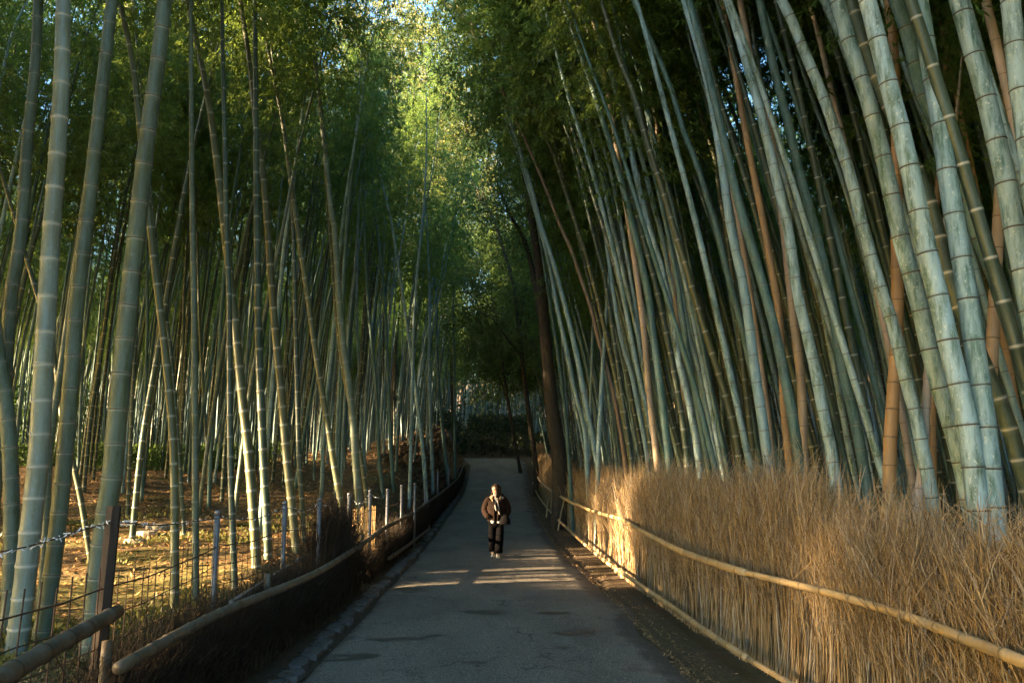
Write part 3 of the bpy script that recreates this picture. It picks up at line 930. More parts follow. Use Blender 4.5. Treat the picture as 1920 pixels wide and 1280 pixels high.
placed = [(o.location.x, o.location.y) for o in T]
def free(x, y, d):
    for (a, b) in placed:
        if (a - x) ** 2 + (b - y) ** 2 < d * d: return False
    return True
def sun_lane(x, y):
    """true when a stalk here would stand in the shaft of sun on the brush fence"""
    t = Vector((TRAVEL.x, TRAVEL.y, 0))
    for c, w in ((SUNP, .55), (Vector((-.35, 17.3, 0)), .42), (Vector((2.3, 6.8, 0)), .5)):
        d = Vector((x, y, 0)) - Vector((c.x, c.y, 0))
        a = -d.dot(t)
        if a > 0 and (d + t * a).length < w: return True
    return False
def in_view(x, y, m=120):
    q = to_px(Vector((x, y, ground_z(x, y) + 3)))
    return q is not None and -m < q[0] < 1920 + m

WEIGHT_L = ['teal'] * 3 + ['dark'] * 3 + ['green'] * 2 + ['olive'] * 2 + ['pale'] * 2 + ['blue']
WEIGHT_R = ['teal'] * 4 + ['pale'] * 3 + ['dark'] * 3 + ['blue'] * 2 + ['mottle'] * 2 + ['olive'] + ['blue']
def scatter(n, xr_, yr_, mind, tints, bend, tilt, label, group, ok=None, tries=40, crowns=((.60, .24), (.72, .25), (.84, .21))):
    c = 0
    for _ in range(n * tries):
        if c >= n: break
        x = rng.uniform(*xr_); y = rng.uniform(*yr_)
        if not free(x, y, mind) or sun_lane(x, y): continue
        if ok and not ok(x, y): continue
        placed.append((x, y))
        fill(x, y, rng.choice(tints), rng.gauss(bend, .22 if bend > 1 else .5), rng.gauss(*tilt), 1, label, group, crowns=crowns)
        c += 1
    return c
# left grove behind the traced stalks
okL = lambda x, y: x < xl(min(y, 58)) - 1.6 and in_view(x, y) and (x < -4.5 or y > 17)
scatter(36, (-17, -3.6), (14, 32), .75, WEIGHT_L, 0, (.02, .03), 'slender bamboo stalk in the middle of the left grove', 'mid stalks of the left grove', okL)
scatter(20, (-30, -4), (30, 60), .8, WEIGHT_L, 0, (.02, .05), 'thin bamboo stalk far back in the left grove', 'far stalks of the left grove', okL)
scatter(30, (-9.5, -3.3), (22, 46), .6, ['teal', 'pale', 'blue', 'teal', 'green', 'pale'], 0, (.03, .06), 'stalk', 'pale stalks on the left bank', okL)
# right grove
def xhedge(Y): return xr(min(Y, 58)) + .42
okR = lambda x, y: x > xhedge(y) + 1.1 and in_view(x, y)
scatter(96, (2.2, 7.5), (8.5, 27), .33, WEIGHT_R, math.pi, (.135, .028), 'leaning bamboo stalk', 'back rows of the right grove', okR, crowns=((.68, .22), (.80, .22), (.90, .18)))
scatter(16, (2, 12), (27, 58), .7, WEIGHT_R, math.pi, (.06, .05), 'thin bamboo stalk at the far end of the right grove', 'far stalks of the right grove', okR)
scatter(14, (1.7, 4.5), (38, 60), .8, ['teal', 'dark', 'olive'], math.pi, (.22, .05), 'stalk', 'added stalks shading the far path', okR, crowns=((.46, .27), (.64, .28), (.82, .24)))  # added so that their crowns shade the far path
# beyond the bend
scatter(10, (-12, 9), (70, 84), .55, ['teal', 'blue', 'pale', 'teal'], 0, (0, .03), 'bluish stalk in the grove beyond the bend of the path', 'stalks beyond the bend', lambda x, y: in_view(x, y))

WHERE = {'pale stalks on the left bank': 'on the bank above the far grey posts', 'mid stalks of the left grove': 'among the middle rows of the left grove', 'far stalks of the left grove': 'among the far rows of the left grove',
         'back rows of the right grove': 'in the dim rows behind the front right stalks', 'far stalks of the right grove': 'at the far end of the right grove',
         'added stalks shading the far path': 'added to shade the far end of the path', 'stalks beyond the bend': 'in the grove beyond the bend'}
HUE = {'teal': 'blue-green', 'dark': 'dark green', 'green': 'grey-green', 'olive': 'olive', 'pale': 'pale green', 'blue': 'silvery blue', 'tan': 'tan', 'mottle': 'lichen-spotted', 'brown': 'brown'}
def ordinal(n): return str(n) + ('th' if 10 <= n % 100 <= 20 else {1: 'st', 2: 'nd', 3: 'rd'}.get(n % 10, 'th'))
sets = {}
for (o, ti, g) in FILLED: sets.setdefault((g, ti), []).append(o)
for (g, ti), os_ in sets.items():
    os_.sort(key=lambda o: o.location.x / o.location.y)
    for k, o in enumerate(os_):
        if len(os_) == 1: o['label'] = 'only %s stalk %s' % (HUE[ti], WHERE[g])
        elif k == 0: o['label'] = 'leftmost %s stalk %s' % (HUE[ti], WHERE[g])
        elif k == len(os_) - 1: o['label'] = 'rightmost %s stalk %s' % (HUE[ti], WHERE[g])
        else: o['label'] = '%s %s stalk from the left %s' % (ordinal(k + 1), HUE[ti], WHERE[g])

# plants above and behind the camera keep the shade where it belongs, and the unseen depth of the groves
def thicket(name, spots, tints, seed, dense=True, leafy=1.0, lean=.02):
    """far stalks and leaves nobody could count: one mesh for stalks, one for leaves"""
    r = random.Random(seed)
    root = empty(name, (0, 0, 0), kind='stuff')
    groups = {}
    for (x, y) in spots:
        groups.setdefault(r.choice(tints), []).append((x, y))
    for ti, sp in groups.items():
        col, mat = TINTS[ti]
        for (x, y) in sp:
            cv, me = VAR[r.randrange(7)]
            q = Quaternion((math.cos(1.57), math.sin(1.57), 0), lean + r.gauss(0, .035)) @ Quaternion((1, 0, 0), r.gauss(0, .03)) @ Quaternion((0, 0, 1), (math.pi if lean < 0 else 0) + r.gauss(0, .5))
            p0 = Vector((x, y, ground_z(x, y) - .1))
            c = obj('stalk', me, mat, root, p0, 'stuff')
            c.rotation_mode = 'QUATERNION'; c.rotation_quaternion = q
            s_ = r.uniform(.9, 1.15); c.scale = (s_ * r.uniform(.75, 1.05), s_ * .9, s_)
            k = r.uniform(.75, 1.2); c.color = (col[0] * k, col[1] * k, col[2] * k, col[3])
            if r.random() > (leafy if y > 22 else leafy + .4): continue
            for f in ((.52, .67, .82) if dense else (.52, .74)):
                u = cv.L * f; p = p0 + q @ (cv.at(u) * s_); t = q @ cv.tan(u)
                if off_beam(p + t * 2) < 1.9: continue
                if bright_gap(p + t * 1.5) and r.random() < .97: continue
                o = obj('foliage', CROWNS[r.randrange(7)][0], M_LEAF, root, p, 'stuff')
                k = cv.L * (.26 if dense else .31) / 5
                o.rotation_mode = 'QUATERNION'; o.rotation_quaternion = Vector((0, 0, 1)).rotation_difference(t) @ Quaternion((0, 0, 1), r.uniform(0, 6.28))
                o.scale = (k * 1.1, k * 1.1, k)
    tag(root, None, None, None, 'stuff')
    return root

def spots(n, xr_, yr_, mind, seed, ok):
    r = random.Random(seed); out = []
    for _ in range(n * 40):
        if len(out) >= n: break
        x = r.uniform(*xr_); y = r.uniform(*yr_)
        if sun_lane(x, y) or not ok(x, y): continue
        if any((a - x) ** 2 + (b - y) ** 2 < mind * mind for a, b in out): continue
        out.append((x, y))
    return out
tl = thicket('left_bamboo_thicket', spots(1350, (-50, -4.2), (-12, 84), .5, 3, lambda x, y: (x < -7 - .12 * y or y > 20) and x < xl(min(y, 58)) - 2.2 and free(x, y, .4)), ['teal', 'teal', 'dark', 'blue', 'pale'], 41, True, .36)
tag(tl, 'dense dim bamboo stalks filling the depth of the left grove', 'bamboo thicket')
tr_ = thicket('right_bamboo_thicket', spots(1150, (2.9, 34), (-6, 68), .38, 4, lambda x, y: x > (4.6 if y < 10 else xhedge(y) + 1.6) and free(x, y, .3)), WEIGHT_R, 42, True, .5, -.11)
tag(tr_, 'dense dim bamboo stalks filling the depth of the right grove', 'bamboo thicket')
tf = thicket('far_bamboo_thicket', spots(1100, (-56, 34), (64, 118), .5, 5, lambda x, y: y > 67 or x < -12 or x > 5), ['teal', 'teal', 'blue', 'dark'], 43, False, .6)
tag(tf, 'hazy blue wall of bamboo closing the view beyond the bend', 'bamboo thicket')

# ------------------------------------------------------------------ broadleaf trees by the right side of the path
def tree_leaves(pts, seed, n, rad, leaf=.085, drop=.3):
    r = np.random.default_rng(seed)
    pts = np.array([tuple(p) for p in pts])
    # clumps, then leaves round each clump
    cl = pts[r.integers(0, len(pts), n // 60)] + r.normal(0, rad, (n // 60, 3)) * np.array([1, 1, .7])
    pos = cl[r.integers(0, len(cl), n)] + r.normal(0, .26, (n, 3))
    d = r.normal(0, 1, (n, 3)) + np.array([0, 0, -drop]); d /= np.linalg.norm(d, axis=1)[:, None]
    nr = r.normal(0, .6, (n, 3)) + np.array([0, 0, 1.]); s = np.cross(d, nr); s /= np.linalg.norm(s, axis=1)[:, None]
    l = (leaf * r.uniform(.7, 1.3, n))[:, None]
    V = np.stack([pos, pos + d * l * .5 + s * l * .27, pos + d * l, pos + d * l * .5 - s * l * .27], 1).reshape(-1, 3)
    return mesh_np('crown', V, np.arange(n * 4).reshape(-1, 4))

def limb_path(a, b, bow, n=6, seed=0):
    r = random.Random(seed); out = []
    for k in range(n + 1):
        t = k / n
        p = a.lerp(b, t) + Vector(bow) * math.sin(math.pi * t)
        if 0 < k < n: p += Vector((r.uniform(-1, 1), r.uniform(-1, 1), r.uniform(-1, 1))) * (b - a).length * .02
        out.append(p)
    return out

def tree(label, trunk_px, Y, w0, limbs_px, leaf_mat, n_leaf, rad, seed, leaf=.085):
    P = [at(x, y, Y) for x, y in trunk_px]
    base = P[0].copy(); base.z = ground_z(base.x, base.y) - .1
    P.insert(0, base.copy())
    root = empty('tree', base, label, 'tree')
    cv = catmull([p - base for p in P], 5)
    n = len(cv)
    D0 = w0 / FPX * Y / 2
    m = MB(); rr = [D0 * (1.25 if i == 0 else 1) * (1 - .62 * i / (n - 1)) * (1 + .05 * math.sin(i * 1.7)) for i in range(n)]
    m.tube(cv, rr, 12)
    m.build('trunk', M_BARK, root)
    tips = []
    for (f, px, dy) in limbs_px:
        i = int(f * (n - 1)); a = cv[i]; Q = [at(x, y, Y + dy) - base for x, y in px]
        c = catmull([a] + Q, 4)
        k = len(c); lm = MB()
        lm.tube(c, [rr[i] * .62 * (1 - .82 * j / (k - 1)) for j in range(k)], 8)
        # small side twigs
        rs = random.Random(seed + int(f * 100))
        lb = lm.build('limb', M_BARK, root)
        tips += c[k // 3:]
        tw = MB()
        for j in range(k // 3, k):
            for _ in range(2):
                e = c[j] + Vector((rs.uniform(-1, 1), rs.uniform(-1, 1), rs.uniform(-.2, .9))) * rs.uniform(.6, 1.4)
                tw.tube(limb_path(c[j], e, (0, 0, .1), 3, rs.random()), [.02, .016, .011, .005], 4, cap=False)
                tips += [e, c[j].lerp(e, .6)]
        t_ = tw.build('twig', M_BARK, lb); t_['kind'] = 'stuff'
    cr = tree_leaves(tips, seed, n_leaf, rad, leaf)
    o = obj('crown', cr, leaf_mat, root); o['kind'] = 'stuff'
    return root
tree('thick dark-barked tree with a sunlit spot, rising from the right brush fence', [(1050,880),(1040,800),(1032,739),(1022,626),(1013,514),(1000,430),(985,330)], 25, 34,
     [(.55, [(990,470),(955,400),(928,330)], 2), (.7, [(1010,350),(1040,250),(1050,160)], 1), (.98, [(960,250),(925,170),(900,90)], -1)], M_LEAF_TREE, 26000, .8, 71)
tree('thin forked dark tree leaning left over the end of the path', [(1004,870),(990,766),(980,682),(973,618),(964,541),(943,464),(920,400),(895,370)], 40, 11,
     [(.95, [(875,336),(848,310),(815,290)], 1), (.85, [(880,330),(858,285),(842,235),(800,228),(754,202)], 0), (.5, [(990,520),(1000,440),(1010,380)], 1),
      (.4, [(955,640),(925,600),(905,590)], -1), (.9, [(860,200),(810,120),(767,89),(720,74)], 2)], M_LEAF_TREE, 46000, 1.4, 72, .13)
tree('shadowy evergreen shrubby tree hanging over the bend of the path', [(975,880),(960,800),(945,700),(935,620),(920,540)], 52, 8,
     [(.5, [(930,690),(905,660),(870,640)], 1), (.6, [(960,700),(985,690),(1000,680)], 3), (.7, [(960,640),(980,600),(990,560)], 0), (.9, [(890,540),(870,510),(860,500)], 1), (.95, [(930,500),(925,460),(920,430)], 0)], M_LEAF_TREE, 75000, 1.7, 73, .16)

M_LEAF_SUN = leaf_mat('sunlight_tinted_leaf', (.12, .15, .035), (.32, .32, .09), (.70, .64, .22), .45)  # sunlight put into the leaf colour, paler and yellower than other leaves
tree('tall spreading tree with pale yellow-green sunlit leaves above the left grove', [(735,800),(742,600),(735,420),(745,300)], 60, 12,
     [(.6, [(700,480),(660,380),(640,260)], 1), (.75, [(790,420),(820,320),(835,220)], 2), (.9, [(700,260),(670,150),(655,60)], 0), (.98, [(770,200),(790,110),(780,30)], 1), (.85, [(800,330),(850,280),(880,210)], -1), (.95, [(730,180),(715,90),(720,20)], 2)], M_LEAF_SUN, 48000, 2.0, 74, .18)
tree('second tall yellow-green tree lit by the sun farther back above the path', [(850,800),(846,620),(850,480),(842,400)], 74, 10,
     [(.6, [(820,480),(800,400),(790,330)], 1), (.8, [(880,450),(900,380),(905,310)], 1), (.95, [(830,320),(820,230),(810,140)], 0), (.98, [(870,320),(880,240),(870,160)], 1)], M_LEAF_SUN, 62000, 2.6, 75, .21)

# ------------------------------------------------------------------ right brush fence
def brush_mesh(seed, n, wid, thick, h0, h1, rad, lean, fan=3, wisps=.5):
    """a bundle of dry twigs: straight and packed low down, loose and forked at the top"""
    r = random.Random(seed); V = []; T_ = []
    def prism(P, rr):
        b = len(V); t = (P[-1] - P[0]).normalized(); u = t.orthogonal().normalized(); w = t.cross(u)
        ph = r.uniform(0, 6)
        for p, q in zip(P, rr):
            for k in range(3):
                a = ph + k * 2.094
                V.append(tuple(p + (u * math.cos(a) + w * math.sin(a)) * q))
        for i in range(len(P) - 1):
            for k in range(3):
                a = b + i * 3 + k; c = b + i * 3 + (k + 1) % 3
                T_.append((a, c, c + 3, a + 3))
    for i in range(n):
        x = r.uniform(-wid / 2, wid / 2); y = r.uniform(-thick, thick)
        h = r.uniform(h0, h1) * (1 if r.random() < .75 else r.uniform(.5, .9))
        lx = lean + r.gauss(0, .09); ly = r.gauss(.03, .07)
        z0 = r.uniform(-.02, .05) if r.random() < .8 else r.uniform(.1, .6)
        P = []
        cx = r.gauss(0, .10); cy_ = r.gauss(0, .08)
        for k in range(5):
            t = k / 4
            P.append(Vector((x + lx * h * t + cx * t * t * t * 1.6 + r.uniform(-.007, .007), y + ly * h * t + cy_ * t ** 3 + r.uniform(-.006, .006), z0 + (h - z0) * t)))
        q = rad * r.uniform(.6, 1.35)
        prism(P, [q, q * .95, q * .8, q * .6, q * .32])
        for _ in range(fan):
            if r.random() > .8: continue
            t = r.uniform(.5, .98)
            k = min(3, int(t * 4)); a = P[k].lerp(P[k + 1], t * 4 - k)
            L_ = r.uniform(.18, .5)
            e = a + Vector((r.gauss(lx, .38), r.gauss(.0, .3), r.uniform(.6, 1.0))).normalized() * L_
            mid = a.lerp(e, .5) + Vector((r.uniform(-.02, .02), r.uniform(-.02, .02), .01))
            prism([a, mid, e], [q * .5, q * .38, q * .18])
            if r.random() < wisps:
                e2 = mid + Vector((r.gauss(0, .6), r.gauss(0, .4), r.uniform(.2, 1.0))).normalized() * L_ * .6
                prism([mid, e2], [q * .34, q * .14])
    me = mesh_np('brush_bundle', V, T_)
    return me
FR = [brush_mesh(300 + i, 165, .42, .10, 1.05, 1.85, .0064, -.03 + .02 * i, 4, .7) for i in range(8)]
FF = [brush_mesh(330 + i, 110, .55, .10, 1.2, 1.75, .010, .0, 3, .4) for i in range(5)]

def xh(Y):       # foot line of the right-hand fence
    return lerp_tab([(0, 2.45), (4, 2.32), (6.2, 2.16), (7.05, 2.07), (9.8, 1.93), (13.7, 1.70), (20, 1.55), (28, 1.36), (36, 1.22), (48, 1.18), (56, 1.25)], Y)
fence_r = empty('brush_fence', (xh(8), 8, 0), 'dry golden brush fence held by two bamboo rails along the right side of the path', 'brush fence')
fo = Vector(fence_r.location)
def height_r(Y):
    return lerp_tab([(0, .95), (4, .92), (5.2, .84), (6.2, .86), (7.4, 1.02), (8.4, 1.03), (10, .98), (13, .98), (16, .97), (20, .95), (30, 1.0), (40, .95), (56, .9)], Y)
y = 2.6; i = 0
while y < 55:
    step = .185 if y < 12 else (.24 if y < 22 else .36)
    for row in (0, 1):
        me = FR[rng.randrange(8)] if y < 22 else FF[rng.randrange(5)]
        o = obj('brush_bundle', me, M_TWIG, fence_r)
        yy = y + (step / 2 if row else 0)
        x = xh(yy) + .33 + .14 * (1 - smooth(7, 10, yy)) + row * .13 + rng.uniform(-.03, .03)
        o.location = Vector((x, yy, path_z(yy) - .02)) - fo
        hs = height_r(yy) * (.97 + .09 * mnoise.noise(Vector((yy * .8, 2., 0)))) * rng.uniform(.86, 1.08)
        o.scale = (rng.choice((-1, 1)) * rng.uniform(.9, 1.15), 1, hs)
        # leans back from the path, bundle width runs along the fence
        o.rotation_euler = (R(-10 + rng.uniform(-3, 3)), R(rng.uniform(-4, 4)), R(90) + math.atan2(xh(yy - .5) - xh(yy + .5), 1.0) * -1 * -1)
        o.rotation_euler[0] = R(rng.uniform(6, 13))
    y += step

def pole(parent, pts, r0, r1, mat, origin, sides=14, seed=0, name='rail'):
    """a laid bamboo pole with raised joints"""
    r = random.Random(seed)
    cv = Curve3(catmull([Vector(p) for p in pts], 6))
    rows = [(0, .94)]
    u = r.uniform(.05, .2)
    while u < cv.L - .03:
        rows += [(u - .02, 1.0), (u - .007, 1.12), (u, .97), (u + .009, 1.10), (u + .025, 1.0)]
        u += r.uniform(.26, .42)
    rows.append((cv.L, .96)); rows = [q for q in rows if 0 <= q[0] <= cv.L]; rows.sort()
    m = MB(); P = [cv.at(u) - origin for u, f in rows]
    m.tube(P, [(r0 + (r1 - r0) * u / cv.L) * f for u, f in rows], sides)
    me = m.mesh(name)
    at_ = me.color_attributes.new('node', 'FLOAT_COLOR', 'POINT')
    C = []; b = .5
    for u, f in rows:
        if f > 1.1: b = r.random()
        C += [(0, 1 if f == .97 else (.35 if f > 1.05 else 0), b, 1)] * sides
    at_.data.foreach_set('color', np.array(C, dtype=np.float32).ravel())
    o = obj(name, me, mat, parent)
    if mat is M_POLE: o.color = (.40, .27, .12, .12)
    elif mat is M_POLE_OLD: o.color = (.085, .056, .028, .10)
    return o

def px_line(px, z0):
    out = []
    for (x, y) in px:
        p = at_z(x, y, z0)
        out.append(p)
    return out
UP = px_line([(1990, 1270), (1920, 1240), (1830, 1205), (1700, 1155), (1550, 1110), (1393, 1072)], .97)
pole(fence_r, UP, .034, .026, M_POLE, fo, seed=1)
UP2 = [at_z(1400, 1074, .97), at_z(1330, 1052, .97), at_z(1270, 1030, .99), at_z(1212, 1000, 1.02), at_z(1165, 972, 1.05)]
pole(fence_r, UP2, .036, .030, M_POLE, fo, seed=2)
def along(ys, dx, h): return [Vector((xh(v) + dx, v, path_z(v) + h)) for v in ys]
pole(fence_r, [UP2[-1] + Vector((.0, -.2, .0))] + along([17.5, 20.5], .06, .98), .034, .03, M_POLE, fo, seed=3)
pole(fence_r, along([20.2, 24, 28.5], .05, .95), .036, .03, M_POLE, fo, seed=4)
pole(fence_r, along([28.2, 33, 38], .03, .94), .038, .032, M_POLE, fo, seed=5)
pole(fence_r, along([37.7, 44, 50], .06, .92), .038, .032, M_POLE, fo, seed=6)
LO = px_line([(1560, 1330), (1480, 1280), (1395, 1230)], .22)
pole(fence_r, LO, .028, .023, M_POLE, fo, seed=7)
LO2 = px_line([(1402, 1234), (1320, 1180), (1250, 1130), (1140, 1055)], .22)
pole(fence_r, LO2, .034, .028, M_POLE, fo, seed=8)
pole(fence_r, [LO2[-1] + Vector((0, -.15, .0))] + along([17, 21], -.03, .24), .032, .026, M_POLE, fo, seed=9)
pole(fence_r, along([20.7, 26, 31], -.03, .25), .032, .028, M_POLE, fo, seed=10)
pole(fence_r, along([30.7, 38, 45], -.03, .25), .032, .028, M_POLE, fo, seed=11)

# bamboo hoop and upright at the far corner of the fence (pale against the path)
pole(fence_r, [Vector((xh(29) - .12, 29, path_z(29))), Vector((xh(29) - .05, 29.3, path_z(29) + .5)), Vector((xh(29) + .12, 29.6, path_z(29) + .98))], .03, .024, M_POLE, fo, seed=12, name='brace')
pole(fence_r, [Vector((xh(24) - .10, 24, path_z(24))), Vector((xh(24) + .0, 24.1, path_z(24) + .5)), Vector((xh(24) + .12, 24.2, path_z(24) + .95))], .026, .022, M_POLE, fo, seed=13, name='brace')

# ------------------------------------------------------------------ left fence
fence_l = empty('bamboo_rail_fence', (-2.4, 8, 0), 'dark weathered bamboo rails and brush along the left side of the path', 'fence')
fl = Vector(fence_l.location)
BL = [brush_mesh(360 + i, 120, .45, .07, .30, .56, .006, .05, 1, .3) for i in range(5)]
BT = [brush_mesh(380 + i, 90, .40, .09, .8, 1.35, .006, .0, 2, .5) for i in range(3)]
def xf(Y): return lerp_tab([(0, -2.5), (5, -2.48), (8, -2.44), (12, -2.36), (20, -2.42), (30, -2.66), (45, -2.85), (56, -3.2)], Y)
def gap_l(Y): return 12.9 < Y < 14.9
y = 3.2
while y < 50:
    step = .15 if y < 14 else (.26 if y < 26 else .4)
    if (not gap_l(y)) or rng.random() < .22:
        for row in ((0,) if y < 5.4 else (0, 1, 2)):
            tall = (11.0 < y < 11.9) and rng.random() < .85
            me = BT[rng.randrange(3)] if tall or rng.random() < .0 else BL[rng.randrange(5)]
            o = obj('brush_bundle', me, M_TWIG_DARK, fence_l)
            o.location = Vector((xf(y) - .06 - row * .10 + rng.uniform(-.03, .03), y, path_z(y) - .02)) - fl
            k = rng.uniform(.85, 1.12) * (.8 if gap_l(y) else 1)
            o.scale = (rng.choice((-1, 1)) * rng.uniform(.9, 1.2), 1, k)
            o.rotation_euler = (R(rng.uniform(2, 9)), R(rng.uniform(-5, 5)), R(90))
    y += step
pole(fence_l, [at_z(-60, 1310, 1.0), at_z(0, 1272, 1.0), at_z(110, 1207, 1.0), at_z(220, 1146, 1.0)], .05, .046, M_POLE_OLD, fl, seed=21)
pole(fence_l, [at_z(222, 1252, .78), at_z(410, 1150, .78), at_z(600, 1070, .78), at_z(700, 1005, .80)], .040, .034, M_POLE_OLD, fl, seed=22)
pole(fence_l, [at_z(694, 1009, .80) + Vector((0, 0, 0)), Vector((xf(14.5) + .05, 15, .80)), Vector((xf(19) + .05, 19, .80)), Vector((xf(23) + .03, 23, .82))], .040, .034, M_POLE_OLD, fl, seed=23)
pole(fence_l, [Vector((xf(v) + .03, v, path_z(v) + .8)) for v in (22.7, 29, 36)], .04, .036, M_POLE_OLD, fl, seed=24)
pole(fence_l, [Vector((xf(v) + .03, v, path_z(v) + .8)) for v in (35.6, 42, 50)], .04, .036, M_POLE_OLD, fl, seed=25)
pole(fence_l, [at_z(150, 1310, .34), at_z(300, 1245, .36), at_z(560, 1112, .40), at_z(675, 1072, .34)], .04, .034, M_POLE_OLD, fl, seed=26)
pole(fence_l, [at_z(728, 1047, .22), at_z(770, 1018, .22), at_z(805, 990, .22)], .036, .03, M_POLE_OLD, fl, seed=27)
for (x, y_) in ((xf(5.2) - .05, 5.2), (xf(8.2) - .03, 8.3), (xf(12.9) - .02, 13.0), (xf(17) - .02, 17.2), (xf(23) - .02, 23)):
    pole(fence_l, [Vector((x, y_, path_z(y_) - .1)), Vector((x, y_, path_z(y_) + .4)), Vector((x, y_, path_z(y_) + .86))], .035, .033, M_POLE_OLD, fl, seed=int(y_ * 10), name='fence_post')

# wire fence just behind it: wooden post, galvanised pipes, rods, wires
wf = empty('wire_fence', (-2.75, 8, 0), 'rusty wire fence on grey pipe posts behind the dark bamboo rail on the left', 'wire fence')
wo = Vector(wf.location)
wp = at(205, 1290, 5.3)
m = MB(); top = at(214, 948, 5.35)
m.tube([Vector((top.x - .02, 5.3, -.1)) - wo, Vector((top.x, 5.3, .8)) - wo, Vector((top.x, 5.35, top.z)) - wo], [.052, .05, .047], 6)
m.build('wooden_post', M_DARKWOOD, wf, sm=False)
POSTS = [(-2.86, 7.9, 1.5), (-2.76, 9.9, 1.5), (-2.56, 10.8, 1.5), (-2.54, 12.7, 1.5), (-2.49, 14.3, 1.5), (-2.40, 15.6, 1.48), (-2.4, 17.7, 1.5), (-2.3, 19.2, 1.5), (-2.52, 23.5, 1.55), (-2.70, 29.5, 1.75), (-2.75, 35, 1.9), (-2.8, 42, 2.2)]
def pipe_mesh(h):
    m = MB()
    m.tube([(0, 0, -.15), (0, 0, h - .03)], [.029, .029], 12)
    return m.mesh('pipe_post')
def cap_mesh():
    m = MB(); m.ell([(0, 0, -.035, .033, .033), (0, 0, -.006, .034, .034), (0, 0, .004, .028, .028), (0, 0, .01, .012, .012)], 12)
    return m.mesh('post_cap')
CAPM = cap_mesh()
for (x, y_, zt) in POSTS:
    zb = path_z(y_)
    o = obj('pipe_post', pipe_mesh(zt - zb), M_METAL, wf, Vector((x, y_, zb)) - wo)
    o.rotation_euler = (rng.uniform(-.015, .015), rng.uniform(-.015, .015), 0)
    obj('post_cap', CAPM, M_METAL, o, (0, 0, zt - zb))
PP = [Vector((top.x - .25, 2.6, 0)), Vector((top.x, 5.3, 0))] + [Vector((a, b, path_z(b))) for a, b, c in POSTS]
def wire_along(pts, h, sag, r, mat, name='wire', seed=0):
    m = MB(); rr = random.Random(seed)
    P = []
    for a, b in zip(pts, pts[1:]):
        n = 7
        for k in range(n):
            t = k / n
            p = a.lerp(b, t) + Vector((rr.uniform(-.008, .008), 0, h - sag * 4 * t * (1 - t) + rr.uniform(-.01, .01)))
            P.append(p - wo)
    P.append(pts[-1] + Vector((0, 0, h)) - wo)
    m.tube(P, r, 5)
    return m.build(name, mat, wf)
for h in (.98, 1.16, .80, .62):
    wire_along(PP, h, .03, .0045 if h < 1.1 else .006, M_RUST, seed=int(h * 100))
# upright rods: leaning ones at the far left, thinner ones up to the pipes
rods = [(x, 5) for x in ()]
for k in range(17):
    t = k / 16
    Yk = 3.0 + 2.25 * t
    lean = -.28 + .22 * t
    x = PP[0].lerp(PP[1], (Yk - 2.6) / 2.7).x
    m = MB(); m.tube([Vector((x + .02, Yk + lean * .9, .15)) - wo, Vector((x, Yk + lean * .2, .8)) - wo, Vector((x - .01, Yk - lean * .2, 1.26 + rng.uniform(-.03, .03))) - wo], .0052, 5)
    m.build('rod', M_RUST, wf)
for k in range(46):
    Yk = 5.5 + k * .155
    q = [i for i in range(len(PP) - 1) if PP[i].y <= Yk < PP[i + 1].y]
    if not q: continue
    a, b = PP[q[0]], PP[q[0] + 1]; p = a.lerp(b, (Yk - a.y) / (b.y - a.y))
    m = MB(); l = rng.uniform(-.03, .03)
    m.tube([Vector((p.x, Yk, .1)) - wo, Vector((p.x, Yk + l, 1.2 + rng.uniform(-.05, .1))) - wo], .0038, 4)
    m.build('rod', M_RUST, wf)
# tan slats in the bare gap of the brush
for k in range(17):
    Yk = 13.1 + k * .105
    q = [i for i in range(len(PP) - 1) if PP[i].y <= Yk < PP[i + 1].y][0]
    a, b = PP[q], PP[q + 1]; p = a.lerp(b, (Yk - a.y) / (b.y - a.y))
    m = MB(); m.tube([Vector((p.x - .03, Yk, .42)) - wo, Vector((p.x - .03, Yk + rng.uniform(-.01, .01), 1.22 + rng.uniform(-.03, .03))) - wo], .0058, 5)
    m.build('slat', M_SLAT, wf)
# grey steel rails low on the wire fence
for (a, b) in (((432, 1132), (541, 1062)), ((556, 1050), (612, 1030))):
    m = MB(); A = at_z(*a, .72); B = at_z(*b, .72); d = (B - A)
    m.box((A + B) / 2 - wo, (d.length, .04, .05), d.to_track_quat('X', 'Z'))
    m.build('steel_rail', M_METAL, wf, sm=False)
m = MB(); A = Vector((-2.54, 13.0, .42)); B = Vector((-2.45, 14.9, .42)); d = B - A
m.box((A + B) / 2 - wo, (d.length, .05, .05), d.to_track_quat('X', 'Z')); m.build('slat_rail', M_SLAT, wf, sm=False)
# top strand with frayed white tape
P = [Vector((top.x - .35, 2.4, 1.60)), Vector((top.x - .2, 3.6, 1.52)), Vector((top.x - .1, 4.5, 1.49)), Vector((top.x, 5.3, 1.57)), Vector((-2.8, 6.5, 1.47)), Vector((-2.86, 7.9, 1.43)), Vector((-2.8, 8.9, 1.36)), Vector((-2.76, 9.9, 1.42)), Vector((-2.66, 10.4, 1.36)), Vector((-2.56, 10.8, 1.42)), Vector((-2.54, 11.8, 1.3)), Vector((-2.54, 12.7, 1.38)), Vector((-2.5, 13.5, 1.3)), Vector((-2.49, 14.3, 1.42)), Vector((-2.44, 15, 1.32)), Vector((-2.4, 15.6, 1.4))]
cv = Curve3(catmull(P, 6))
bw = MB(); bw.tube([cv.at(cv.L * k / 80) - wo for k in range(81)], .0045, 5)
bwo = bw.build('barbed_wire', M_RUST, wf)
tp = MB(); u = .1
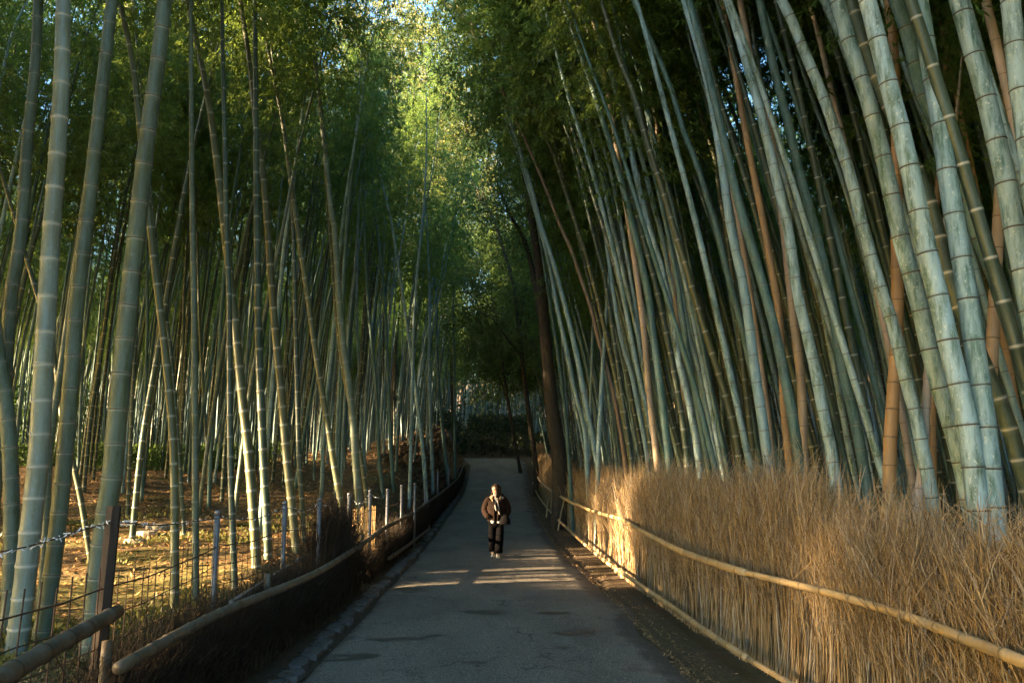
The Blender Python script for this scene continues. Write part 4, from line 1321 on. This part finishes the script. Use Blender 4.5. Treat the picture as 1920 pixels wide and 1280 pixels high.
while u < cv.L:
    near = u < 3.4
    p = cv.at(u) - wo; rt = Quaternion((rng.gauss(0, 1), rng.gauss(0, 1), rng.gauss(0, 1)), rng.uniform(0, 3))
    L_ = rng.uniform(.022, .055) if near else rng.uniform(.012, .03)
    tp.box(p + Vector((0, 0, rng.uniform(-.015, .015))), (L_, .007, .004), rt)
    u += rng.uniform(.012, .05) if near else rng.uniform(.03, .16)
t_ = tp.build('frayed_tape', M_FROST, bwo, sm=False); t_['kind'] = 'stuff'

# ------------------------------------------------------------------ barrier of thin poles at the far bend
far = empty('pole_barrier', (-1., 63, path_z(63)), 'low barrier of thin poles closing the dark bend at the end of the path', 'barrier')
fo2 = Vector(far.location)
def fp(x, y, Y=63.): return at(x, y, Y)
for (a, b, c) in (((868, 820), (945, 826), (992, 824)), ((884, 831), (945, 836), (992, 834))):
    pole(far, [fp(*a), fp(*b), fp(*c)], .035, .03, M_POLE_OLD, fo2, 8, seed=a[0])
for x in (872, 905, 945, 985):
    p = fp(x, 824); g = ground_z(p.x, p.y)
    pole(far, [Vector((p.x, p.y + .05, g - .1)), Vector((p.x, p.y + .05, (g + p.z) / 2)), Vector((p.x, p.y + .05, p.z + .08))], .05, .045, M_DARKWOOD, fo2, 8, seed=x, name='post')

# ------------------------------------------------------------------ litter, ground cover, stones
def leaf_scatter(name, n, fx, seed, size, mat, lift=.01, flat=.35, wid=.25):
    r = np.random.default_rng(seed); rr = random.Random(seed)
    pos = []
    while len(pos) < n:
        x, y = fx(rr)
        pos.append((x, y, max(ground_z(x, y), path_z(y) + .012 if xl(y) < x < xr(y) else -9) + lift + rr.random() * .012))
    pos = np.array(pos)
    a = r.uniform(0, 6.28, n); d = np.stack([np.cos(a), np.sin(a), r.normal(0, flat, n)], 1); d /= np.linalg.norm(d, axis=1)[:, None]
    nr = np.stack([r.normal(0, flat, n), r.normal(0, flat, n), np.ones(n)], 1); s = np.cross(d, nr); s /= np.linalg.norm(s, axis=1)[:, None]
    l = (size * r.uniform(.6, 1.4, n))[:, None]
    V = np.stack([pos - d * l * .5, pos + s * l * wid * .5, pos + d * l * .5, pos - s * l * wid * .5], 1).reshape(-1, 3)
    V[:, 2] += .006
    return obj(name, mesh_np(name, V, np.arange(n * 4).reshape(-1, 4)), mat, kind='stuff')
def fxL(rr):
    y = 6 + 26 * rr.random() ** 1.3
    return xl(y) - .9 - (3 + y * .62) * rr.random(), y
o = leaf_scatter('leaf_litter', 42000, fxL, 5, .10, M_DRYLEAF)
tag(o, 'golden brown fallen bamboo leaves covering the floor of the left grove', 'leaf litter')
def fxR(rr):
    y = 5.5 + 34 * rr.random() ** 1.7
    return xr(y) - .1 + abs(rr.gauss(0, .2)) - (rr.random() ** 3 * 2.6 if rr.random() < .12 else 0), y
o = leaf_scatter('fallen_leaves', 7000, fxR, 6, .036, plain('dull_fallen_leaf', (.20, .13, .06), .8, .3, 3., island=.7), wid=.3)
tag(o, 'small dry leaves and twigs gathered along the foot of the right brush fence', 'leaf litter')
def fxK(rr):
    y = 5.5 + 30 * rr.random() ** 1.6
    return xl(y) - .30 + rr.gauss(0, .16), y
o = leaf_scatter('verge_litter', 2600, fxK, 8, .04, plain('dark_litter', (.09, .06, .03), .85, .3, 4., island=.6), wid=.35)
tag(o, 'dark crumbs of leaf and soil round the left edging stones', 'leaf litter')

def cover(name, n, fx, seed, mat, hh, size):
    r = np.random.default_rng(seed); rr = random.Random(seed); P = []
    for _ in range(n):
        x, y = fx(rr); P.append((x, y, ground_z(x, y)))
    P = np.repeat(np.array(P), 5, 0); N_ = len(P)
    P = P + np.stack([r.normal(0, .05, N_), r.normal(0, .05, N_), r.uniform(0, hh, N_)], 1)
    d = r.normal(0, .8, (N_, 3)) + np.array([0, 0, .7]); d /= np.linalg.norm(d, axis=1)[:, None]
    s = np.cross(d, r.normal(0, 1, (N_, 3))); s /= np.linalg.norm(s, axis=1)[:, None]
    l = (size * r.uniform(.6, 1.5, N_))[:, None]
    V = np.stack([P, P + d * l * .5 + s * l * .16, P + d * l, P + d * l * .5 - s * l * .16], 1).reshape(-1, 3)
    return obj(name, mesh_np(name, V, np.arange(N_ * 4).reshape(-1, 4)), mat, kind='stuff')
def fxG(rr):
    while True:
        y = 5.5 + 12 * rr.random() ** 1.2; x = xl(y) - 1.0 - (2.2 + y * .5) * rr.random()
        if mnoise.noise(Vector((x * .5, y * .5, 1.))) + (.15 if y < 11 else -.12) > 0: return x, y
o = cover('ground_cover', 3200, fxG, 9, leaf_mat('moss_leaf', (.05, .06, .016), (.15, .15, .035), (.26, .25, .06), .3), .09, .075)
tag(o, 'low yellow-green plants on the sunlit floor just behind the left fence', 'ground cover')
def fxD(rr):
    x = rr.uniform(-20, -9); y = rr.uniform(27, 33) + .0
    return x, y
o = cover('undergrowth', 2600, fxD, 10, M_FERN, .8, .17)
tag(o, 'low dark undergrowth where the left grove turns dim', 'undergrowth')
def fxB(rr):
    y = rr.uniform(24, 66); return -36 + rr.uniform(-3, 3) + .0 * y, y
o = cover('sun_block_shrubs', 5200, fxB, 14, M_FERN, 5.5, .42)  # added to keep low sun off the far left stalks
tag(o, 'added dark shrubs blocking low sun from the left grove', 'shrubs')
def fxW(rr):
    y = rr.uniform(116, 150); return rr.uniform(-110, 70), y
o = cover('distant_wood', 9000, fxW, 15, leaf_mat('distant_leaf', (.014, .026, .010), (.035, .055, .018), (.05, .08, .02), .2), 13, 1.1)
tag(o, 'dark distant wood closing the view far behind the bamboo', 'wood')
def fxM(rr):
    y = rr.uniform(27, 60); return xl(y) - .7 - rr.random() ** 1.5 * 9, y
o = leaf_scatter('slope_litter', 14000, fxM, 16, .15, M_DRYLEAF)
tag(o, 'dry leaves strewn over the rising bank of the left grove', 'leaf litter')
def fxN(rr):
    y = rr.uniform(30, 60); return xl(y) - .5 - rr.random() * 2.2, y
o = cover('bank_scrub', 1500, fxN, 17, plain('dead_scrub', (.10, .065, .035), .85, .3, 4., island=.6), .45, .2)
tag(o, 'rusty dead scrub on the bank beside the far end of the path', 'scrub')
def fxE(rr):
    if rr.random() < .3:
        return rr.uniform(-4.2, 2.5), rr.uniform(61.5, 66)
    return rr.uniform(-7, 3.2), rr.uniform(65.5, 71)
o = cover('bend_undergrowth', 4200, fxE, 12, leaf_mat('dark_shrub_leaf', (.012, .022, .008), (.03, .045, .014), (.06, .09, .02), .25), 1.6, .22)
tag(o, 'dark bushy undergrowth behind the pole barrier', 'undergrowth')

def stone_mesh(seed):
    r = random.Random(seed); m = MB(); rows = []
    n = 11; rad = [r.uniform(.8, 1.15) for _ in range(n)]
    for z, s in ((-.3, 1.0), (.2, 1.02), (.42, .93), (.5, .74)):
        rows.append([Vector((math.cos(2 * math.pi * k / n) * rad[k] * s, math.sin(2 * math.pi * k / n) * rad[k] * s, z + r.uniform(-.05, .05))) for k in range(n)])
    m.ring_loft(rows); return m.mesh('flat_stone', False)
for (px, py, w, lab) in ((298, 990, 42, 'upper flat step stone in the leafy slope of the left grove'), (276, 1003, 40, 'middle flat step stone in the leafy slope of the left grove'), (252, 1018, 40, 'lower flat step stone in the leafy slope of the left grove')):
    Yb = 12.
    for _ in range(30):
        p = at(px, py, Yb); g = ground_z(p.x, p.y)
        Yb += (p.z - g) * 3
        Yb = max(6, min(30, Yb))
    s = w / FPX * Yb / 2
    o = obj('flat_stone', stone_mesh(px), M_STEP, None, (p.x, p.y, g + .02)); o.scale = (s, s * .6, .13)
    tag(o, lab, 'stone', 'step stones on the left slope')

def fern(x, y, label, seed, s=1.):
    r = random.Random(seed); V = []; q = []
    root = empty('fern', (x, y, ground_z(x, y)), label, 'fern', 'ferns on the left slope')
    for f in range(9):
        az = f * .7 + r.uniform(-.2, .2); L_ = r.uniform(.35, .55) * s; rise = r.uniform(.5, .9)
        V = []; q = []
        for k in range(11):
            t = (k + 1) / 11
            p = Vector((math.cos(az) * L_ * t, math.sin(az) * L_ * t, L_ * (rise * t - .75 * t * t)))
            for sd in (-1, 1):
                w = .13 * s * (1 - t * .85)
                d = Vector((-math.sin(az) * sd * w + math.cos(az) * w * .4, math.cos(az) * sd * w + math.sin(az) * w * .4, -.02))
                e = Vector((math.cos(az), math.sin(az), 0)) * .018
                b = len(V); V += [p - e, p + d * .6 - e * .7, p + d, p + e]; q.append((b, b + 1, b + 2, b + 3))
        obj('frond', mesh_np('frond', [tuple(v) for v in V], q), M_FERN, root)
for i, (px, py, lab) in enumerate(((455, 985, 'fern on the slope left of the second grey post'), (148, 985, 'small fern beside the thick pale stalks at left'), (590, 1000, 'fern growing behind the pipe posts left of the brush clump'), (270, 940, 'low fern near the step stones'), (770, 905, 'fern under the crossing pale stalks'))):
    Yb = 12.
    for _ in range(30):
        p = at(px, py, Yb); g = ground_z(p.x, p.y); Yb = max(6, min(35, Yb + (p.z - g) * 3))
    fern(p.x, p.y, lab, 900 + i, 1. + .04 * Yb)

# dry brush heap on the bank by the far posts
hp = empty('brush_heap', (-3.6, 42, ground_z(-3.6, 42)), 'heap of dry reddish branches on the bank beside the farthest pipe posts', 'brush heap')
for k in range(8):
    o = obj('brush_bundle', FF[k % 5], M_TWIG, hp, (rng.uniform(-.9, .7), rng.uniform(-1.5, 1.5), rng.uniform(-.1, .1)))
    o.rotation_euler = (rng.uniform(-.9, .9), rng.uniform(-.9, .9), rng.uniform(0, 6)); o.scale = (1.2, 1.2, rng.uniform(.6, .9))
# cut stumps on the slope
for (px, py, lab) in ((556, 897, 'pale cut bamboo stump on the lit slope'), (757, 860, 'pale cut stump under the pale crossing stalks'), (260, 862, 'grey cut stump near the dark edge of the left grove')):
    Yb = 22.
    for _ in range(30):
        p = at(px, py, Yb); g = ground_z(p.x, p.y); Yb = max(6, min(45, Yb + (p.z - g) * 3))
    m = MB(); m.ell([(0, 0, -.05, .07, .07), (0, 0, .12, .062, .062), (0, 0, .19, .066, .066), (0, 0, .2, .06, .06), (0, 0, .34, .06, .06), (0, 0, .34, .045, .045), (0, 0, .24, .042, .042)], 12)
    o = m.build('bamboo_stump', M_STUMP, None, (p.x, p.y, g)); o.rotation_euler = (.1, .12, 0)
    tag(o, lab, 'stump')

# ------------------------------------------------------------------ the woman on the path
pp = Vector((-.335, 17.35, path_z(17.35) + .012))
person = empty('person', pp, 'woman in a brown puffer jacket and black wide trousers walking up the path, looking left', 'person')
def skin_body():
    vs = {'pel': (0, .0, .86, .13, .10), 'sp1': (0, .01, 1.0, .115, .09), 'sp2': (0, .01, 1.16, .13, .10), 'ch': (0, .01, 1.25, .12, .085), 'nk': (0, .0, 1.335, .05, .05), 'nk2': (-.004, -.01, 1.375, .047, .05),
          'hd1': (-.012, -.018, 1.425, .062, .07), 'hd2': (-.012, -.012, 1.485, .078, .088), 'hd3': (-.008, -.005, 1.54, .066, .074), 'hd4': (-.004, .0, 1.572, .03, .035),
          'nose': (-.088, -.060, 1.468, .014, .014), 'chin': (-.062, -.056, 1.408, .022, .022), 'earA': (-.01, .08, 1.47, .014, .014), 'earB': (.05, -.07, 1.47, .014, .014)}
    E = [('pel', 'sp1'), ('sp1', 'sp2'), ('sp2', 'ch'), ('ch', 'nk'), ('nk', 'nk2'), ('nk2', 'hd1'), ('hd1', 'hd2'), ('hd2', 'hd3'), ('hd3', 'hd4'), ('hd2', 'nose'), ('hd1', 'chin')]
    del vs['earA'], vs['earB']
    for sd, nm in ((-1, 'a'), (1, 'b')):
        vs['sh' + nm] = (sd * .145, .01, 1.275, .055, .055); vs['el' + nm] = (sd * .235, .045, 1.03, .04, .04); vs['wr' + nm] = (sd * .165, -.085, .885, .027, .024)
        vs['pm' + nm] = (sd * .125, -.085, .845, .030, .020)
        E += [('ch', 'sh' + nm), ('sh' + nm, 'el' + nm), ('el' + nm, 'wr' + nm), ('wr' + nm, 'pm' + nm)]
        for k in range(4):
            x = sd * (.145 - .02 * k)
            vs['f%d%s' % (k, nm)] = (x - sd * .03, -.085, .80, .009, .009); vs['g%d%s' % (k, nm)] = (x - sd * .035, -.08, .77, .008, .008)
            E += [('pm' + nm, 'f%d%s' % (k, nm)), ('f%d%s' % (k, nm), 'g%d%s' % (k, nm))]
        vs['th' + nm] = (sd * .085, -.095, .845, .010, .010); E += [('pm' + nm, 'th' + nm)]
    legs = {'a': ((-.085, 0, .80), (-.075, -.01, .46), (-.06, .06, .09), (-.07, -.03, .03)), 'b': ((.085, 0, .80), (.075, -.05, .46), (.045, -.09, .09), (.045, -.19, .03))}
    for nm, (h, k, a, t) in legs.items():
        vs['h' + nm] = (*h, .085, .085); vs['k' + nm] = (*k, .055, .055); vs['an' + nm] = (*a, .036, .036); vs['t' + nm] = (*t, .035, .022)
        E += [('pel', 'h' + nm), ('h' + nm, 'k' + nm), ('k' + nm, 'an' + nm), ('an' + nm, 't' + nm)]
    names = list(vs); ix = {n: i for i, n in enumerate(names)}
    me = bpy.data.meshes.new('body'); me.from_pydata([vs[n][:3] for n in names], [(ix[a], ix[b]) for a, b in E], []); me.update()
    o = bpy.data.objects.new('body', me); COL.objects.link(o)
    md = o.modifiers.new('skin', 'SKIN'); md.use_smooth_shade = True
    sv = me.skin_vertices[0].data
    for n in names:
        sv[ix[n]].radius = vs[n][3:5]; sv[ix[n]].use_root = (n == 'pel')
    s2 = o.modifiers.new('sub', 'SUBSURF'); s2.levels = 2; s2.render_levels = 2
    dg = bpy.context.evaluated_depsgraph_get(); dg.update()
    nm = bpy.data.meshes.new_from_object(o.evaluated_get(dg))
    bpy.data.objects.remove(o)
    nm.name = 'body'
    return nm
b = obj('body', skin_body(), M_SKIN, person)
# face details, turned to the viewer's left
for (x, y_, z) in ((-.080, -.050, 1.492), (-.046, -.086, 1.490)):
    m = MB(); m.ell([(x, y_, z - .008, .003, .003), (x, y_, z, .010, .010), (x, y_, z + .008, .003, .003)], 8); m.build('eye', M_EYE, b)
m = MB(); m.tube([(-.088, -.042, 1.436), (-.082, -.066, 1.434), (-.062, -.084, 1.437)], [.004, .007, .004], 6); m.build('mouth', M_LIP, b)
# hair: cap open at the face, falling to the shoulders at the sides and back
def hair():
    V = []; q = []; n = 22; rows = 9
    fa = math.atan2(-.75, -.66)                                # direction the face looks
    for j in range(rows):
        t = j / (rows - 1)
        z = 1.60 - .30 * t
        rr = .105 * math.sqrt(max(.02, 1 - ((z - 1.49) / .113) ** 2)) if z > 1.49 else .105 + .012 * math.sin(t * 9)
        if z < 1.40: rr *= .93
        for k in range(n):
            open_ = .0 if t < .20 else (.48 + .22 * smooth(.20, .6, t))
            a = fa + open_ + (2 * math.pi - 2 * open_) * k / (n - 1)
            w = 1 + .05 * math.sin(k * 2.3 + j)
            V.append(Vector((-.006 + math.cos(a) * rr * w, .002 + math.sin(a) * rr * w, z)))
    for j in range(rows - 1):
        for k in range(n - 1):
            a = j * n + k; q.append((a, a + 1, a + 1 + n, a + n))
    me = make_mesh('hair', V, q + [tuple(range(n))], True)
    o = obj('hair', me, M_HAIR, person)
    md = o.modifiers.new('thick', 'SOLIDIFY'); md.thickness = .018; md.offset = 0
    return o
hair()
# jacket: quilted body, sleeves into the pockets, hood and collar
m = MB(); rows = []
for k in range(19):
    t = k / 18; z = .775 + .55 * t
    puff = .012 * abs(math.sin(t * math.pi * 4.5))
    rx = lerp_tab([(0, .185), (.08, .20), (.5, .205), (.8, .195), (.92, .15), (1, .085)], t) + puff
    ry = lerp_tab([(0, .135), (.08, .15), (.5, .155), (.8, .135), (.92, .105), (1, .075)], t) + puff
    rows.append((0, .012, z, rx, ry))
m.ell(rows, 24); m.build('jacket', M_JACKET, person)
for sd in (-1, 1):
    P = [Vector((sd * .135, .012, 1.275)), Vector((sd * .205, .025, 1.20)), Vector((sd * .255, .05, 1.07)), Vector((sd * .258, .035, 1.0)), Vector((sd * .225, -.045, .93)), Vector((sd * .17, -.115, .875))]
    c = catmull(P, 5); n = len(c)
    m = MB(); m.tube(c, [(.082 - .022 * i / (n - 1)) + .007 * abs(math.sin(i * .75)) for i in range(n)], 14); m.build('sleeve', M_JACKET, person)
    m = MB(); m.tube([Vector((sd * .178, -.105, .89)), Vector((sd * .160, -.128, .866))], [.052, .050], 12); m.build('cuff', M_JACKET, person)
    # front edges turned open
    m = MB(); m.tube([Vector((sd * .035, -.150, .80)), Vector((sd * .045, -.160, .95)), Vector((sd * .05, -.150, 1.12)), Vector((sd * .065, -.115, 1.25)), Vector((sd * .075, -.06, 1.32))], [.018, .02, .02, .024, .022], 8); m.build('lapel', M_JACKET, person)
    m = MB(); m.tube([Vector((sd * .055, -.135, 1.18)), Vector((sd * .078, -.105, 1.26)), Vector((sd * .092, -.05, 1.325)), Vector((sd * .08, .04, 1.345))], [.012, .024, .026, .024], 8); m.build('collar', M_LINING, person)
m = MB(); m.tube([Vector((-.13, .05, 1.31)), Vector((-.10, .12, 1.33)), Vector((0, .155, 1.335)), Vector((.10, .12, 1.335)), Vector((.14, .045, 1.325))], [.035, .055, .065, .06, .045], 10); m.build('hood', M_JACKET, person)
m = MB(); m.ell([(0, -.012, .80, .06, .150), (0, -.012, 1.0, .055, .158), (0, -.006, 1.15, .055, .146), (0, .0, 1.24, .05, .115)], 14); m.build('top', M_BLACK, person)
for (a, b_) in ((-.11, -.03), (.03, .09)):
    m = MB(); m.ell([((a + b_) / 2, -.085, .735, .022, .03), ((a + b_) / 2, -.085, .757, .045, .052), ((a + b_) / 2, -.075, .80, .06, .07)], 12); m.build('shirt_hem', M_SHIRT, person)
# scarf: loop at the neck and two hanging ends
m = MB(); m.tube([Vector((.055 * math.cos(a) - .0, .005 + .06 * math.sin(a), 1.345 + .012 * math.sin(2 * a))) for a in np.linspace(0, 6.283, 15)], .03, 8); m.build('scarf', M_SCARF, person)
for (x0, x1, z1, dx) in ((-.02, .005, 1.02, .0), (.02, .075, .94, .03)):
    m = MB(); c = catmull([Vector((x0, -.075, 1.335)), Vector((x0 + .005, -.125, 1.24)), Vector((x0 + dx, -.165, 1.12)), Vector((x1, -.185, z1))], 4)
    for i, p in enumerate(c):
        w = .026
    m.ring_loft([[p + Vector((-.018, 0, 0)), p + Vector((0, -.010, 0)), p + Vector((.018, 0, 0)), p + Vector((0, .010, 0))] for p in c]); m.build('scarf_end', M_SCARF, person)
# trousers: two wide legs and a seat
m = MB(); m.ell([(0, .005, .86, .15, .11), (0, .005, .80, .165, .12), (0, .005, .72, .168, .125), (0, .005, .66, .16, .12)], 20); m.build('trouser_seat', M_BLACK, person)
for (sd, P) in ((-1, [(-.085, .005, .76), (-.09, -.005, .6), (-.088, .02, .4), (-.082, .03, .22), (-.078, .05, .125)]), (1, [(.085, .005, .76), (.086, -.04, .6), (.078, -.07, .4), (.060, -.11, .22), (.052, -.14, .105)])):
    rows = [(*p, rx, ry) for p, rx, ry in zip(P, (.085, .088, .088, .090, .094), (.10, .10, .10, .11, .12))]
    m = MB(); m.ell(rows, 18); m.build('trouser_leg', M_BLACK, person)
# sneakers with socks
for (x, y_) in ((-.075, .03), (.045, -.20)):
    m = MB()
    rows = [(0, -.105, .0, .0)]
    prof = [(.115, .030, .055), (.09, .040, .085), (.04, .042, .10), (-.02, .044, .075), (-.08, .047, .055), (-.13, .040, .045), (-.155, .018, .03)]
    rings = []
    for (yy, w, h) in prof:
        rings.append([Vector((x + w * math.cos(a), y_ + yy, h * .5 + h * .5 * math.sin(a))) for a in np.linspace(0, 6.283, 13)[:-1]])
    m.ring_loft(rings); sh = m.build('sneaker', M_SHOE, person)
    m = MB(); m.ring_loft([[Vector((x + w * 1.06 * math.cos(a), y_ + yy, .012 + .012 * math.sin(a))) for a in np.linspace(0, 6.283, 9)[:-1]] for (yy, w, h) in prof]); m.build('sole', M_SHIRT, sh)
    m = MB(); m.tube([Vector((x, y_ + .06, .07)), Vector((x, y_ + .065, .14))], [.037, .036], 10); m.build('sock', M_SHIRT, person)

person.scale = (.95, .95, .95)
bag = empty('shoulder_bag', pp + Vector((.20, -.16, .83)) * .95, 'black soft shoulder bag hanging at the hip of the walking woman', 'bag')
m = MB(); m.ell([(0, 0, -.115, .085, .03), (0, 0, -.10, .12, .05), (0, 0, -.02, .115, .055), (.0, 0, .06, .08, .045), (-.01, 0, .10, .05, .025)], 18); m.build('pouch', M_BAG, bag)
c = catmull([Vector((-.07, -.02, .07)), Vector((-.15, -.03, .20)), Vector((-.24, -.005, .36)), Vector((-.30, .07, .47)), Vector((-.30, .20, .46)), Vector((-.16, .31, .30)), Vector((.0, .30, .14)), Vector((.07, .05, .07))], 5)
m = MB(); m.tube(c, .011, 6); m.build('strap', M_BAG, bag)
bag.scale = (.95, .95, .95)
